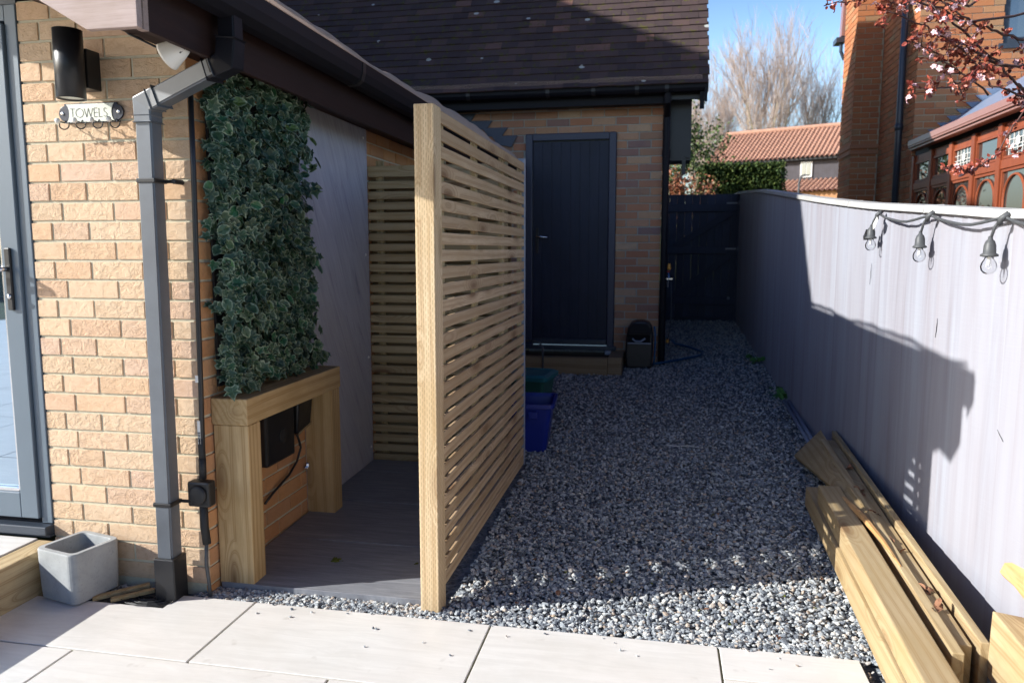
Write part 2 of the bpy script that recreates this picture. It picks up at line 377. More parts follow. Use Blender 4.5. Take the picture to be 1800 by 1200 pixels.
M['bush'] = m_leaf('shrub_leaf', [(0, (.05, .09, .02)), (.5, (.09, .13, .035)), (1, (.16, .18, .06))])
M['weed'] = m_leaf('weed_leaf', [(0, (.04, .13, .02)), (1, (.10, .24, .04))])
M['yew'] = m_leaf('hedge_leaf', [(0, (.02, .05, .008)), (.5, (.05, .09, .012)), (1, (.11, .14, .02))], rough=.7)
M['redleaf'] = m_leaf('red_shoot_leaf', [(0, (.30, .10, .05)), (.6, (.42, .16, .08)), (1, (.16, .14, .05))])
M['plum'] = m_leaf('plum_leaf', [(0, (.20, .035, .03)), (.5, (.40, .085, .05)), (1, (.55, .19, .12))])
M['petal'] = m_plain('pink_petal', (.80, .52, .56), .6, .3, .12, 40, 0)
M['twig'] = m_plain('grey_twig_bark', (.22, .17, .15), .8, .2, .4, 60, .3)
M['plumtwig'] = m_plain('plum_bark', (.13, .07, .06), .6, .3, .5, 30, .3)
M['bark'] = m_plain('olive_bark', (.27, .24, .15), .9, .1, .3, 1, .2)
M['twig_far'] = m_plain('far_twig', (.44, .35, .30), .9, .1, .25, .5, 0)  # paler tan, distance haze put into the twig colour
def m_glass(name, base=(.02, .025, .03), refl=.3, rough=.02, gc=(1, 1, 1)):
    q = NM(name, rough, .5); q.col(base)
    g = q.n('ShaderNodeBsdfGlossy'); g.inputs['Roughness'].default_value = rough; g.inputs['Color'].default_value = (*gc, 1)
    mx = q.n('ShaderNodeMixShader'); mx.inputs[0].default_value = refl
    q.l(q.b.outputs[0], mx.inputs[1]); q.l(g.outputs[0], mx.inputs[2]); q.l(mx.outputs[0], q.t.nodes['Material Output'].inputs[0]); return q.m
M['glass'] = m_glass('door_glass', (.03, .045, .07), .55, gc=(.62, .80, 1))
M['glass_far'] = m_glass('window_glass', (.03, .035, .035), .22)
def m_bulb():
    m = bpy.data.materials.new('clear_bulb_glass'); m.use_nodes = True; t = m.node_tree; t.nodes.clear()
    o = t.nodes.new('ShaderNodeOutputMaterial'); tr = t.nodes.new('ShaderNodeBsdfTransparent'); g = t.nodes.new('ShaderNodeBsdfGlossy'); g.inputs['Roughness'].default_value = .03
    lw = t.nodes.new('ShaderNodeLayerWeight'); lw.inputs[0].default_value = .18; mx = t.nodes.new('ShaderNodeMixShader')
    tr.inputs[0].default_value = (.93, .94, .95, 1)
    t.links.new(lw.outputs['Fresnel'], mx.inputs[0]); t.links.new(tr.outputs[0], mx.inputs[1]); t.links.new(g.outputs[0], mx.inputs[2]); t.links.new(mx.outputs[0], o.inputs[0]); return m
M['bulb'] = m_bulb()

# ------------------------------------------------------------------ ground heights
def g(y):
    if y <= .3: return -.02
    if y < 14: return -.02+.052*(y-.3)
    return .692+min(2.6, .085*(y-14))
FB = [(-6, 2.92), (-1, 2.89), (.3, 2.87), (1.8, 2.80), (3.0, 2.745), (5, 2.737), (9.5, 2.735)]
FT = [(-6, 1.40), (-1, 1.42), (.17, 1.454), (.61, 1.489), (1.2, 1.533), (1.77, 1.575), (2.57, 1.65), (3.7, 1.761), (5.3, 1.915), (6.0, 1.971), (7.8, 2.084), (9.5, 2.15)]
def fx(y): return float(np.interp(y, [a for a, b in FB], [b for a, b in FB]))
def ft(y): return float(np.interp(y, [a for a, b in FT], [b for a, b in FT]))

# ================================================================== SETTING
ys = [-300, -40, -12, -6, -1, 0, .3, 1, 2, 3, 4, 5, 6, 7, 8, 9, 10, 12, 14, 20, 28, 36, 45, 80, 400]
xs = [-300, -60, -20, -8, -4, -1, .95, 2, 3, 5, 8, 12, 30, 80, 400]
V = []; F = []
for y in ys:
    for x in xs: V.append((x, y, g(y)-(.02 if y < 14 else 0)))
n = len(xs)
for i in range(len(ys)-1):
    for j in range(n-1): F.append((i*n+j, i*n+j+1, (i+1)*n+j+1, (i+1)*n+j))
def m_ground():
    q = NM('soil_and_grass', .95, .1); f = q.noise(q.map(), 2, 6, .6)
    q.col(q.ramp(f, [(.35, (.07, .06, .035)), (.6, (.08, .11, .035))])); q.bump(f, .4, .02); return q.m
b = MB(); b.add(V, F, 0.); tag(b.build('ground', m_ground()), kind='structure')
# gravel path sheet
V = []; F = []; yy = [-1.2, -.3, .3, 1, 2, 3, 4, 5, 6, 7, 8.4]
for y in yy: V += [(-.9, y, g(y)-.008), (fx(y), y, g(y)-.008)]
for i in range(len(yy)-1): F.append((2*i, 2*i+1, 2*i+3, 2*i+2))
b = MB(); b.add(V, F, 0.); tag(b.build('gravel_path', M['gravel_bed']), kind='structure')

# patio
b = MB(); J = .004
def slab(x0, x1, y0, y1, z=0., t=.02): b.box(x0+J, x1-J, y0+J, y1-J, z-t, z)
rows = [(-.497, -.06, [-.045, .228, 1.15, 1.94, 2.39], 0)]
b.prism([(-.686, -.493), (.224, -.493), (.224, -.064), (-.091, -.064), (-.091, -.174), (-.686, -.174)], 'z', -.02, 0)   # L-shaped piece at the drain
for a, c in ((.228, 1.15), (1.15, 1.94)): slab(a, c, -.497, -.06)
slab(1.94, 2.392, -.262, -.06); slab(1.94, 2.392, -.497, -.262)
y1 = -.497; k = 0
while y1 > -9:
    y0 = y1-.6; x = -.195-.92*4+(0 if k % 2 == 0 else .46)
    while x < 2.39:
        xa, xb = max(x, -3.2), min(x+.92, 2.392)
        if xb-xa > .05: slab(xa, xb, y0, y1)
        x += .92
    y1 = y0; k += 1
patio = b.build('patio', M['paving'], bevel=.0015, seg=1); tag(patio, kind='structure')
b = MB(); b.box(-3.2, 2.388, -9, -.175, -.03, -.007); b.box(-.09, 2.388, -.176, -.063, -.031, -.0075)
tag(b.build('patio_bed', m_plain('mossy_joint', (.20, .19, .12), .95, .1, .4, 50, .3)), kind='structure')
# raised terrace behind the step
b = MB()
for i in range(14):
    for j in range(15):
        b.box(-.735-.6*(i+1)+.003, -.735-.6*i-.003, -.045-.9*(j+1)+.003, -.045-.9*j-.003, .0, .176)
b.box(-9.1, -.737, -13.5, -.047, 0, .165, .5)
tag(b.build('raised_terrace', M['paving'], bevel=.0015, seg=1), kind='structure')
t = thing('step_sleeper', 'timber sleeper edging the raised terrace beside the concrete planter', 'sleeper', (-.68, -1.3, 0))
b = MB(); b.box(-.732, -.635, -2.4, -.05, -.02, .172); b.build('beam', M['timber'], t, bevel=.004)

# shower floor
b = MB()
for a, c in ((.052, .515), (.52, 1.02), (1.025, 1.50), (1.505, 1.72)):
    za_, zc_ = .010+.029*a, .010+.029*c
    b.hexa([(.012, a+.002, -.03), (.86, a+.002, -.03), (.86, c-.002, -.03), (.012, c-.002, -.03)], [(.012, a+.002, za_), (.86, a+.002, za_), (.86, c-.002, zc_), (.012, c-.002, zc_)])
tag(b.build('shower_floor', M['shower_floor'], bevel=.001, seg=1), kind='structure')

# ================================================================== BRICK WALLS
def brick_wall(name, mat, mort, origin, u, nrm, length, z0, ncourse, holes, parent, hdr_odd=True, hz=None, skip=None, phase=0., closer=None):
    """bricks from the corner at origin running along -u... positions measured s>=0 from the corner"""
    b = MB(); o = Vector(origin); u = Vector(u); nn = Vector(nrm)
    for c in range(ncourse):
        zb = z0+.075*c+.005; zt = zb+.065
        s = 0; edges = []
        first = .1075 if (c % 2 == 1) == hdr_odd else .22
        edges = [-.005]; e = first
        while e < length: edges.append(e); e += .225
        if closer and (c % 2 == 0):
            edges = [q for q in edges if q < closer-.05]+[closer]
        edges.append(length+.005)
        for a, d in zip(edges[:-1], edges[1:]):
            a += .005; d -= .005
            if d-a < .02: continue
            segs = [(a, d)]
            for (h0, h1, hz0, hz1) in holes:
                if zt > hz0+.01 and zb < hz1-.01:
                    ns = []
                    for (p, q) in segs:
                        if q <= h0 or p >= h1: ns.append((p, q)); continue
                        if p < h0-.02: ns.append((p, h0))
                        if q > h1+.02: ns.append((h1, q))
                    segs = ns
            for (p, q) in segs:
                r = random.random(); jz = random.uniform(-.0012, .0012); out = random.uniform(0, .0025)
                P = lambda s_, d_, z_: o+u*s_+nn*d_+Vector((0, 0, z_))
                c4 = [P(p, -.02, zb+jz), P(q, -.02, zb+jz), P(q, out, zb+jz), P(p, out, zb+jz)]
                c5 = [P(p, -.02, zt+jz), P(q, -.02, zt+jz), P(q, out, zt+jz), P(p, out, zt+jz)]
                if u.cross(nn).z < 0: c4 = c4[::-1]; c5 = c5[::-1]
                b.hexa(c4, c5, r)
    return b.build(name, mat, parent, bevel=.0018)
def mortar_sheet(name, mat, boxes, parent):
    b = MB()
    for q in boxes: b.box(*q, r=.5)
    return b.build(name, mat, parent)

house = thing('house_annex', 'buff brick house end with brown eaves beside the glazed door', 'house', (-1, 2, 0))
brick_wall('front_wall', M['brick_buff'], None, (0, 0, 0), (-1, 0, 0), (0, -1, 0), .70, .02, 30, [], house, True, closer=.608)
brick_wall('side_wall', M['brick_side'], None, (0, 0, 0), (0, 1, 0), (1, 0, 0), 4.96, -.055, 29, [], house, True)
mortar_sheet('mortar_joint', M['mortar'], [(-.698, -.0042, .004, .24, -.1, 2.27), (-.2, -.0042, .24, 4.97, -.1, 2.27)], house)
# eaves
b = MB()
b.box(.178, .20, -.50, 4.9, 1.985, 2.165)                         # fascia along the passage
b.build('fascia_board', M['brown_board'], house, bevel=.002)
b = MB(); b.box(0.0, .178, .0, 4.95, 2.036, 2.05); b.build('soffit_board', M['brown_board'], house)
b = MB(); b.prism([(.20, 1.985), (.20, 2.17), (-1.3, 2.17+1.5*.485), (-1.3, 1.985+.16+1.3*.485), (.03, 1.985)], 'y', -.525, -.502)
b.build('barge_board', M['barge'], house, bevel=.002)
b = MB(); b.box(.178, .203, -.50, -.478, 1.984, 2.16); b.build('end_strip', M['barge'], house)
b = MB(); b.prism([(.0, 2.036), (.178, 2.036), (.178, 2.05), (-1.3, 2.18+1.3*.485), (-1.3, 2.165+1.3*.485), (-.02, 2.05)], 'y', -.50, 0.004)
b.build('verge_soffit', M['brown_board'], house)
# roof tiles of the annex
def tile_roof(name, x0, x1, eave, ridge_run, pitch, axis, parent, wid=.165, gauge=.1, jitter=.004, mat='tile', lo=0):
    """axis 'y': eave runs along x, rises to +y (eave=(y,z)); axis '-x': eave runs along y, rises to -x (eave=(x,z))"""
    b = MB(); s = math.hypot(1, pitch); cu, su = 1/s, pitch/s
    nrow = int(ridge_run*s/gauge)
    for r_ in range(nrow):
        d = r_*gauge; off = (r_ % 2)*wid/2; x = x0-off; jr = random.uniform(-.002, .002)
        while x < x1:
            a, c = max(x, x0), min(x+wid-.002, x1); x += wid
            if c-a < .02: continue
            lift = .011+random.uniform(0, jitter); sk = random.uniform(-.003, .003); th = .012
            # tile lies from d (low, raised) to d+gauge*1.6 (tucked)
            q = []
            for (dd, hh) in ((d+sk+jr, lift), (d+gauge*1.5, -.002)):
                for e in (a, c):
                    run = dd*cu-hh*su; z = dd*su+hh*cu; run2 = dd*cu-(hh-th)*su; z2 = dd*su+(hh-th)*cu
                    if axis == 'y': q += [((e, eave[0]+run2, eave[1]+z2)), ((e, eave[0]+run, eave[1]+z))]
                    else: q += [((eave[0]-run2, e, eave[1]+z2)), ((eave[0]-run, e, eave[1]+z))]
            # q: [lo a bot, lo a top, lo c bot, lo c top, hi a bot, hi a top, hi c bot, hi c top]
            fs = [(1, 3, 7, 5), (0, 2, 3, 1), (0, 1, 5, 4), (2, 6, 7, 3), (0, 4, 6, 2)]
            if axis != 'y': fs = [f[::-1] for f in fs]
            b.add(q, fs)
    return b.build(name, M[mat], parent)
tile_roof('roof', -.52, 4.95, (.26, 2.175), 2.6, .47, '-x', house)
b = MB(); b.prism([(.2, 2.165), (-2.4, 2.165+2.6*.47), (-2.4, 2.15+2.4*.3), (.0, 2.055)], 'y', -.49, 4.95); b.build('rafter_core', M['brown_board'], house)
# stepped lead flashing on the garage wall
b = MB()
for i, (x, z) in enumerate([(-.12, 2.684), (.048, 2.612), (.205, 2.542), (.300, 2.462)]):
    b.prism([(x, z), (x-.06, z-.082-.03*(i == 3)), (x-.20, z-.082), (x-.26, z)], 'y', 4.955-.001*i, 4.969)
b.build('lead_flashing', M['lead_dark'], house, bevel=.001)

# gutter with leaf guard
gut = thing('eaves_gutter', 'black plastic gutter with wire leaf guard along the low brown eaves', 'gutter', (.26, 2, 2.15))
prof = [(x_, z_+.018) for x_, z_ in [(.203, 2.195), (.203, 2.135), (.215, 2.108), (.245, 2.092), (.285, 2.096), (.312, 2.115), (.322, 2.15), (.324, 2.195), (.318, 2.195), (.316, 2.152), (.306, 2.12), (.283, 2.102), (.246, 2.098), (.220, 2.112), (.209, 2.137), (.209, 2.195)]]
b = MB(); b.prism(prof, 'y', -.56, 4.90); b.box(.204, .323, -.566, -.556, 2.10, 2.195); b.build('trough', M['upvc'], gut, smooth=False)
for y in (.9, 2.05, 2.15, 3.3, 4.4):
    b = MB(); b.prism([(q[0]+(.004 if q[0] > .25 else -.001), q[1]-.003) for q in prof[:9]]+[(.300, 2.197), (.25, 2.09+.03)][:0]+[(.30, 2.199)], 'y', y, y+.035); b.build('joint_clip', M['black'], gut)
# leaf guard mesh: wavy strip of square wire
ny = 430; nx = 8; V = []; F = []
for i in range(ny+1):
    y = -.5+5.35*i/ny
    for j in range(nx+1):
        u_ = j/nx; hump = math.sin(min(1, u_*1.6)*math.pi/2)*(.022+.010*math.sin(y*4.3)+.006*math.sin(y*9.1+1)+.003*math.sin(y*23))
        V.append((.325-.115*u_, y, 2.213+.050*u_**.5+hump+.048*u_**.5*max(0, min(1, (y-1.95)/.35))*max(0, min(1, (4.9-y)/2))))
for i in range(ny):
    for j in range(nx): F.append((i*(nx+1)+j, i*(nx+1)+j+1, (i+1)*(nx+1)+j+1, (i+1)*(nx+1)+j))
b = MB(); b.add(V, F, .5); lg = b.build('leaf_guard', m_plain('brown_guard_plastic', (.46, .33, .26), .5, .5, .1, 10, 0), gut)
wf = lg.modifiers.new('wire', 'WIREFRAME'); wf.thickness = .0046; wf.use_even_offset = False

# downpipe
dp = thing('square_downpipe', 'square black downpipe with swan neck on the buff brick corner', 'downpipe', (-.13, -.055, 0))
HP = .0325
def sqpath(b, pts, h=HP, up=(0, 1, 0)):
    pts = [Vector(p) for p in pts]; upv = Vector(up); vs = []
    for i, p in enumerate(pts):
        d1 = (p-pts[i-1]).normalized() if i else (pts[1]-p).normalized()
        d2 = (pts[i+1]-p).normalized() if i < len(pts)-1 else d1
        d = (d1+d2).normalized(); a = d.cross(upv).normalized(); k = 1/max(.3, d.dot(d1)); bb = a.cross(d).normalized()
        vs += [p+a*h*k*sx+bb*h*sy for sx, sy in ((-1, -1), (1, -1), (1, 1), (-1, 1))]
    fs = [(i*4+j, i*4+(j+1) % 4, (i+1)*4+(j+1) % 4, (i+1)*4+j) for i in range(len(pts)-1) for j in range(4)]
    fs += [(0, 1, 2, 3), tuple(len(vs)-4+j for j in (3, 2, 1, 0))]
    b.add(vs, fs, .5); return b
b = MB(); sqpath(b, [(-.120, -.075, .15), (-.109, -.075, 1.815)]); b.build('shaft', M['pipe'], dp, bevel=.006)
b = MB(); sqpath(b, [(-.109, -.076, 1.79), (-.109, -.076, 1.855), (-.045, -.083, 1.878)], .035); b.build('lower_elbow', M['pipe'], dp, bevel=.005)
b = MB(); sqpath(b, [(-.075, -.080, 1.868), (.20, -.120, 1.962)]); b.build('offset_section', M['pipe'], dp, bevel=.006)
b = MB(); sqpath(b, [(.175, -.112, 1.952), (.253, -.128, 1.975), (.262, -.13, 2.05)], .035); sqpath(b, [(.262, -.13, 2.04), (.262, -.13, 2.125)], .031); b.build('upper_elbow', M['upvc'], dp, bevel=.005)
b = MB(); b.box(-.162, -.076, -.118, -.034, -.03, .165); b.build('gully_shoe', M['black'], dp, bevel=.005)
for z in (1.585, .375):
    b = MB(); sh = -.008 if z < 1 else 0
    b.box(-.147+sh, -.071+sh, -.112, -.038, z-.008, z+.008); b.box(-.073+sh, -.036, -.050, -.040, z-.006, z+.006); b.tube([(-.036, -.055, z), (-.036, .0, z)], .010, 8)
    b.build('pipe_clip', M['black'], dp, bevel=.003)

# power cable + junction box on the corner
cb = thing('power_cable', 'black armoured cable with junction box running down the brick corner', 'cable', (-.01, -.02, 0))
b = MB(); b.tube([(.028, -.02, 1.90), (.026, -.022, 1.6), (.018, -.022, 1.2), (.012, -.022, .8), (.006, -.022, .52)], .010, 8); b.build('sleeve', M['black'], cb, smooth=True)
b = MB(); b.tube([(.004, -.022, .54), (.003, -.022, .46)], .014, 8); b.tube([(.0, -.022, .38), (.0, -.023, .27), (.008, -.024, .20)], .016, 8); b.tube([(-.014, -.022, 1.03), (-.014, -.022, .66)][:0] or [(.004, -.022, .62), (.004, -.022, .54)], .013, 8); b.build('coupling', M['black_matt'], cb, smooth=True)
b = MB(); b.tube([(.006, -.024, .21), (.004, -.03, .12), (.012, -.03, .05), (.02, -.035, -.02)], .007, 8); b.build('tail', M['cable'], cb, smooth=True)
jb = MB(); jb.box(-.048, .045, -.052, -.004, .355, .455); j = jb.build('junction_box', M['black'], cb, bevel=.008)
b = MB(); b.lathe((-.002, -.052, .405), [(.038, 0), (.036, .008), (.028, .012), (0.001, .013)], 20, M=Matrix.Rotation(R(90), 3, 'X')); b.build('box_lid', M['black_matt'], j, smooth=True)
b = MB()
b.box(-.002, .010, -.0335, -.0325, .838, .865); b.build('paper_label', M['white'], cb)
b = MB(); b.box(-.003, .009, -.0335, -.0325, .60, .69); b.build('paper_label', M['white'], cb)
b = MB()
for i in range(12): b.box(-.0025, .0085, -.0342, -.0336, .605+i*.0035, .605+i*.0035+(.0022 if i % 3 else .001))
b.build('printed_bars', M['black'], cb)

# wall lamp
wl = thing('wall_lamp', 'black cylindrical up and down wall lamp above the towels sign', 'wall lamp', (-.387, 0, 2))
b = MB(); b.lathe((-.387, -.115, 0), [(.040, 1.887), (.045, 1.878), (.049, 1.878), (.049, 2.118), (.045, 2.118), (.044, 2.112), (.001, 2.112)], 32); o = b.build('lamp_body', M['black'], wl, smooth=False)
for p in o.data.polygons: p.use_smooth = abs(p.normal.z) < .5
b = MB(); b.lathe((-.387, -.115, 0), [(.042, 1.884), (.042, 1.889)], 32); b.build('lens', M['sage'], wl)
b = MB(); b.box(-.425, -.352, -.07, .0, 1.925, 2.065); b.build('bracket', M['black'], wl, bevel=.003)

# towels sign
sg = thing('towels_sign', 'cream enamel hook plate lettered TOWELS on the brick wall', 'sign', (-.397, 0, 1.85))
zc = 1.848; xc = -.397; RX = (0, R(1.5), 0)
b = MB(); pts = []
hw, hh = .108, .034
for k in range(9): t_ = R(-90+180*k/8); pts.append((xc+hw+.030*math.cos(t_), zc+hh*.86*math.sin(t_)))
for k in range(9): t_ = R(90+180*k/8); pts.append((xc-hw+.030*math.cos(t_), zc+hh*.86*math.sin(t_)))
pts2 = [(xc-hw-.0, zc-hh-.002), (xc+hw, zc-hh-.002)]
b.prism(pts, 'y', -.012, -.004); b.box(xc-hw-.004, xc+hw+.004, -.0125, -.004, zc-hh-.002, zc+hh+.002)
b.build('back_plate', m_plain('navy_enamel', (.025, .03, .05), .3, .5, .1, 9, .02), sg, bevel=.001)
b = MB(); pl = []
for k in range(7): t_ = R(60-120*k/6); pl.append((xc-hw-.012+.026*math.cos(t_)+.004, zc+hh*1.15*math.sin(t_)))
pl = [(x, max(zc-hh+.001, min(zc+hh-.001, z))) for x, z in pl]
pr_ = [(2*xc-x, z) for x, z in pl][::-1]
b.prism(pl+pr_, 'y', -.0145, -.0118); b.build('face_plate', M['sage'], sg)
for sx in (-1, 1):
    b = MB(); b.lathe((xc+sx*(hw+.012), -.0125, zc), [(.007, 0), (.006, .003), (.001, .004)], 12, M=Matrix.Rotation(R(90), 3, 'X')); b.build('screw', M['silver'], sg)
# lettering as thin strokes
b = MB(); LH = .032; LT = .0016
def stroke(p, q):
    p, q = Vector((p[0], -.0152, p[1])), Vector((q[0], -.0152, q[1])); d = (q-p).normalized(); a = d.cross(Vector((0, 1, 0)))*LT/2
    b.add([p-a+Vector((0, -.0004, 0)), q-a+Vector((0, -.0004, 0)), q+a+Vector((0, -.0004, 0)), p+a+Vector((0, -.0004, 0)), p-a, q-a, q+a, p+a], [(0, 1, 2, 3), (7, 6, 5, 4), (0, 4, 5, 1), (1, 5, 6, 2), (2, 6, 7, 3), (3, 7, 4, 0)], .5)
zb, zt = zc-LH/2, zc+LH/2; x = xc-.086
stroke((x, zt), (x+.021, zt)); stroke((x+.0105, zt), (x+.0105, zb)); x += .024
cx_ = x+.017
for k in range(16): a0, a1 = R(360*k/16), R(360*(k+1)/16+2); stroke((cx_+.0165*math.cos(a0), zc+LH/2*math.sin(a0)), (cx_+.0165*math.cos(a1), zc+LH/2*math.sin(a1)))
x += .037; stroke((x, zt), (x+.0095, zb)); stroke((x+.0095, zb), (x+.018, zt)); stroke((x+.018, zt), (x+.0265, zb)); stroke((x+.0265, zb), (x+.036, zt)); x += .042
stroke((x, zt), (x, zb)); stroke((x, zt), (x+.015, zt)); stroke((x, zc), (x+.014, zc)); stroke((x, zb), (x+.015, zb)); x += .021
stroke((x, zt), (x, zb)); stroke((x, zb), (x+.014, zb)); x += .019
sp = [(x+.015, zt-.004), (x+.008, zt), (x+.002, zt-.005), (x+.003, zt-.012), (x+.012, zc-.002), (x+.016, zb+.009), (x+.013, zb+.002), (x+.007, zb), (x, zb+.005)]
for p, q in zip(sp[:-1], sp[1:]): stroke(p, q)
b.build('lettering', M['black'], sg)
for i in range(4):
    hx = xc-.108+.0722*i
    b = MB(); path = [(hx, -.014, zc-.03), (hx+.001, -.03, zc-.045), (hx+.002, -.045, zc-.035)]
    b.tube([(hx, -.014, zc-.026), (hx, -.02, zc-.036), (hx+.001, -.052, zc-.034)], .0022, 6)
    b.tube([(hx+.001, -.045, zc-.034)]+[(hx+.012-.012*math.cos(R(a_)), -.048+.02*(a_/180.), zc-.050-.012*math.sin(R(a_))) for a_ in range(0, 181, 20)]+[(hx+.024, -.024, zc-.034)], .0022, 6)
    hk = b.build('hook', M['black'], sg, smooth=True)
    b = MB(); b.lathe((hx, -.055, zc-.033), [(.001, -.010), (.006, -.009), (.0095, -.003), (.0095, .003), (.006, .009), (.001, .010)], 12); b.build('knob', M['white'], hk, smooth=True)

# cone floodlight under the eaves
fl = thing('eaves_spotlight', 'small white conical spotlight under the brown eaves', 'spotlight', (.13, -.25, 2))
ax = Vector((-.80, -.05, -.42)).normalized(); Mq = ax.to_track_quat('Z', 'Y').to_matrix()
b = MB(); b.lathe((.158, -.25, 1.998), [(.012, -.016), (.026, -.008), (.033, .012), (.045, .056), (.047, .063), (.042, .061), (.029, .014), (.001, .004)], 24, M=Mq); b.build('shade', M['white'], fl, smooth=True)
b = MB(); b.tube([(.16, -.25, 2.012), (.17, -.24, 2.04)], .012, 10); b.tube([(.16, -.27, 1.975), (.185, -.26, 2.0), (.18, -.25, 2.036)], .004, 6); b.build('mount', M['black'], fl)
b = MB(); b.tube([(.10, -.25, 1.995), (.07, -.26, 2.0), (.03, -.28, 2.02), (.0, -.30, 2.035), (-.02, -.3, 2.05)], .004, 6); b.tube([(.105, -.253, 1.990), (.06, -.262, 2.003), (.02, -.285, 2.028)], .003, 6); b.build('lead_wire', M['black'], fl, smooth=True)

# glazed door
gd = thing('glazed_door', 'slate grey framed glass door with chrome lever handle', 'door', (-1.1, 0, .2))
b = MB(); b.box(-.752, -.702, -.005, .06, .225, 2.26); b.box(-1.80, -.752, -.005, .06, 2.20, 2.26); b.box(-1.85, -1.80, -.005, .06, .225, 2.26); b.build('frame', M['frame_l'], gd, bevel=.003)
b = MB(); b.box(-.835, -.754, -.018, .05, .245, 2.19); b.box(-1.80, -.835, -.018, .05, .245, .352); b.box(-1.80, -.835, -.018, .05, 2.10, 2.19); b.box(-1.80, -1.73, -.018, .05, .352, 2.10)
b.build('leaf', M['frame_l'], gd, bevel=.004)
b = MB(); b.box(-.848, -.8355, -.008, .035, .358, 2.098); b.box(-1.728, -.848, -.008, .035, .353, .366); b.build('bead', M['silver'], gd)
b = MB(); b.box(-1.728, -.849, .012, .03, .367, 2.098); b.build('pane', M['glass'], gd)
b = MB(); b.box(-1.9, -.700, -.045, .06, .185, .222); b.box(-1.9, -.699, -.03, .06, .172, .185); b.build('sill', M['frame'], gd, bevel=.004)
hd = MB(); hd.box(-.812, -.786, -.030, -.018, 1.10, 1.345); h = hd.build('handle_plate', M['black'], gd, bevel=.004)
b = MB(); b.tube([(-.799, -.028, 1.262), (-.799, -.062, 1.262), (-.812, -.068, 1.262), (-.93, -.068, 1.264)], .0095, 12); b.lathe((-.799, -.03, 1.155), [(.011, 0), (.010, .006), (.001, .007)], 14, M=Matrix.Rotation(R(90), 3, 'X')); b.build('lever', M['silver'], h, smooth=True)
b = MB(); b.box(-2.4, -.702, .0, .12, 2.262, 2.45); b.build('head_panel', M['frame'], gd)
b = MB(); b.box(-2.5, -1.86, .006, .2, .17, 2.5); b.build('side_panel', M['brick_buff'], gd)

# ================================================================== IVY, WALL PANEL, BENCH
iv = thing('artificial_ivy_panel', 'artificial variegated ivy mat hung on the side wall above the timber bench', 'ivy panel', (.03, .5, 1.4))
b = MB(); b.box(.004, .014, .10, .84, .80, 1.95); b.build('backing_mesh', M['black_matt'], iv)
def leaf_shape():
    # ivy: 5 lobes, tip at +y; centre row is folded
    P = [(0, 0), (.32, -.12), (.50, .10), (.36, .28), (.62, .52), (.30, .55), (.16, .72), (0, 1.05), (-.16, .72), (-.30, .55), (-.62, .52), (-.36, .28), (-.50, .10), (-.32, -.12)]
    C0 = [(0, .35)]
    return np.array(P+C0)
def oval_shape():
    P = [(0, 0), (.22, .12), (.36, .35), (.36, .6), (.2, .88), (0, 1.05), (-.2, .88), (-.36, .6), (-.36, .35), (-.22, .12)]
    return np.array(P+[(0, .45)])
def leaves(name, shape, pos, nrm, size, mat, parent, up=None, curl=.25, rndv=None, edge=True):
    k = len(shape)-1; N = len(pos); V = np.zeros((N, k+1, 3)); nrm = nrm/np.linalg.norm(nrm, axis=1)[:, None]
    t = up if up is not None else rng.normal(size=(N, 3))
    t = t-(t*nrm).sum(1)[:, None]*nrm; t /= np.linalg.norm(t, axis=1)[:, None]; s_ = np.cross(t, nrm)
    r2 = (shape[:, 0]**2+(shape[:, 1]-.4)**2)
    bend = rng.uniform(-curl, curl*1.4, N)
    for i in range(k+1):
        h = -bend*r2[i]+.10*(abs(shape[i, 0]) > .01)*1.+(-.0)
        V[:, i] = pos+size[:, None]*(s_*shape[i, 0]+t*shape[i, 1]+nrm*h[:, None])
    F = np.array([(i, (i+1) % k, k) for i in range(k)])
    Fa = (F[None]+(np.arange(N)*(k+1))[:, None, None]).reshape(-1, 3)
    rr = rndv if rndv is not None else rng.random(N)
    va = np.ones((N, k+1)); va[:, k] = 0
    return fastmesh(name, V.reshape(-1, 3), Fa, mat, np.repeat(rr, k), parent, vattr=va.ravel())
N = 2250
py = rng.uniform(.045, .815, N); pz = .79+(2.02-.79)*rng.random(N); px = .02+.085*rng.beta(1.6, 1.3, N)
bul = .03*np.sin(py*9+pz*5)*np.sin(pz*7)
px = px+np.clip(bul, -.01, .04); py = py+rng.normal(0, .02, N); py = np.maximum(py, .045+.035*rng.random(N))
lowf = np.clip((1.0-pz)/.2, 0, 1); py += lowf*rng.uniform(0, .08, N)*(py > .6)
pos = np.stack([px, py, pz], 1)
nr = np.stack([rng.uniform(.5, 1, N), rng.normal(-.25, .55, N)-.5*(py < .13), rng.normal(.25, .45, N)], 1)
upv = np.stack([rng.normal(.15, .3, N), rng.normal(0, .7, N), rng.normal(-.6, .6, N)], 1)
kind = rng.random(N) < .72
leaves('ivy_leaves', leaf_shape(), pos[kind], nr[kind], rng.uniform(.032, .060, N)[kind], M['ivy'], iv, upv[kind], .5, rng.random(kind.sum())*.85)
leaves('oval_leaves', oval_shape(), pos[~kind], nr[~kind], rng.uniform(.036, .066, N)[~kind], M['ivy'], iv, upv[~kind], .4)

wp = thing('shower_wall_panel', 'tall grey marbled panel with white screw caps between ivy and slats', 'wall panel', (.012, 1.3, 1))
b = MB(); b.box(.003, .012, .84, 1.712, .045, 2.034); b.build('sheet', M['marble'], wp)
b = MB()
for y, z in ((1.66, 1.98), (1.66, 1.31), (1.67, .70), (1.68, .15), (.92, 1.94), (.92, 1.30), (.95, .70)):
    b = MB(); b.lathe((.012, y, z), [(.0085, 0), (.007, .004), (.001, .005)], 10, M=Matrix.Rotation(R(90), 3, 'Y')); b.build('screw_cap', M['white'], wp)

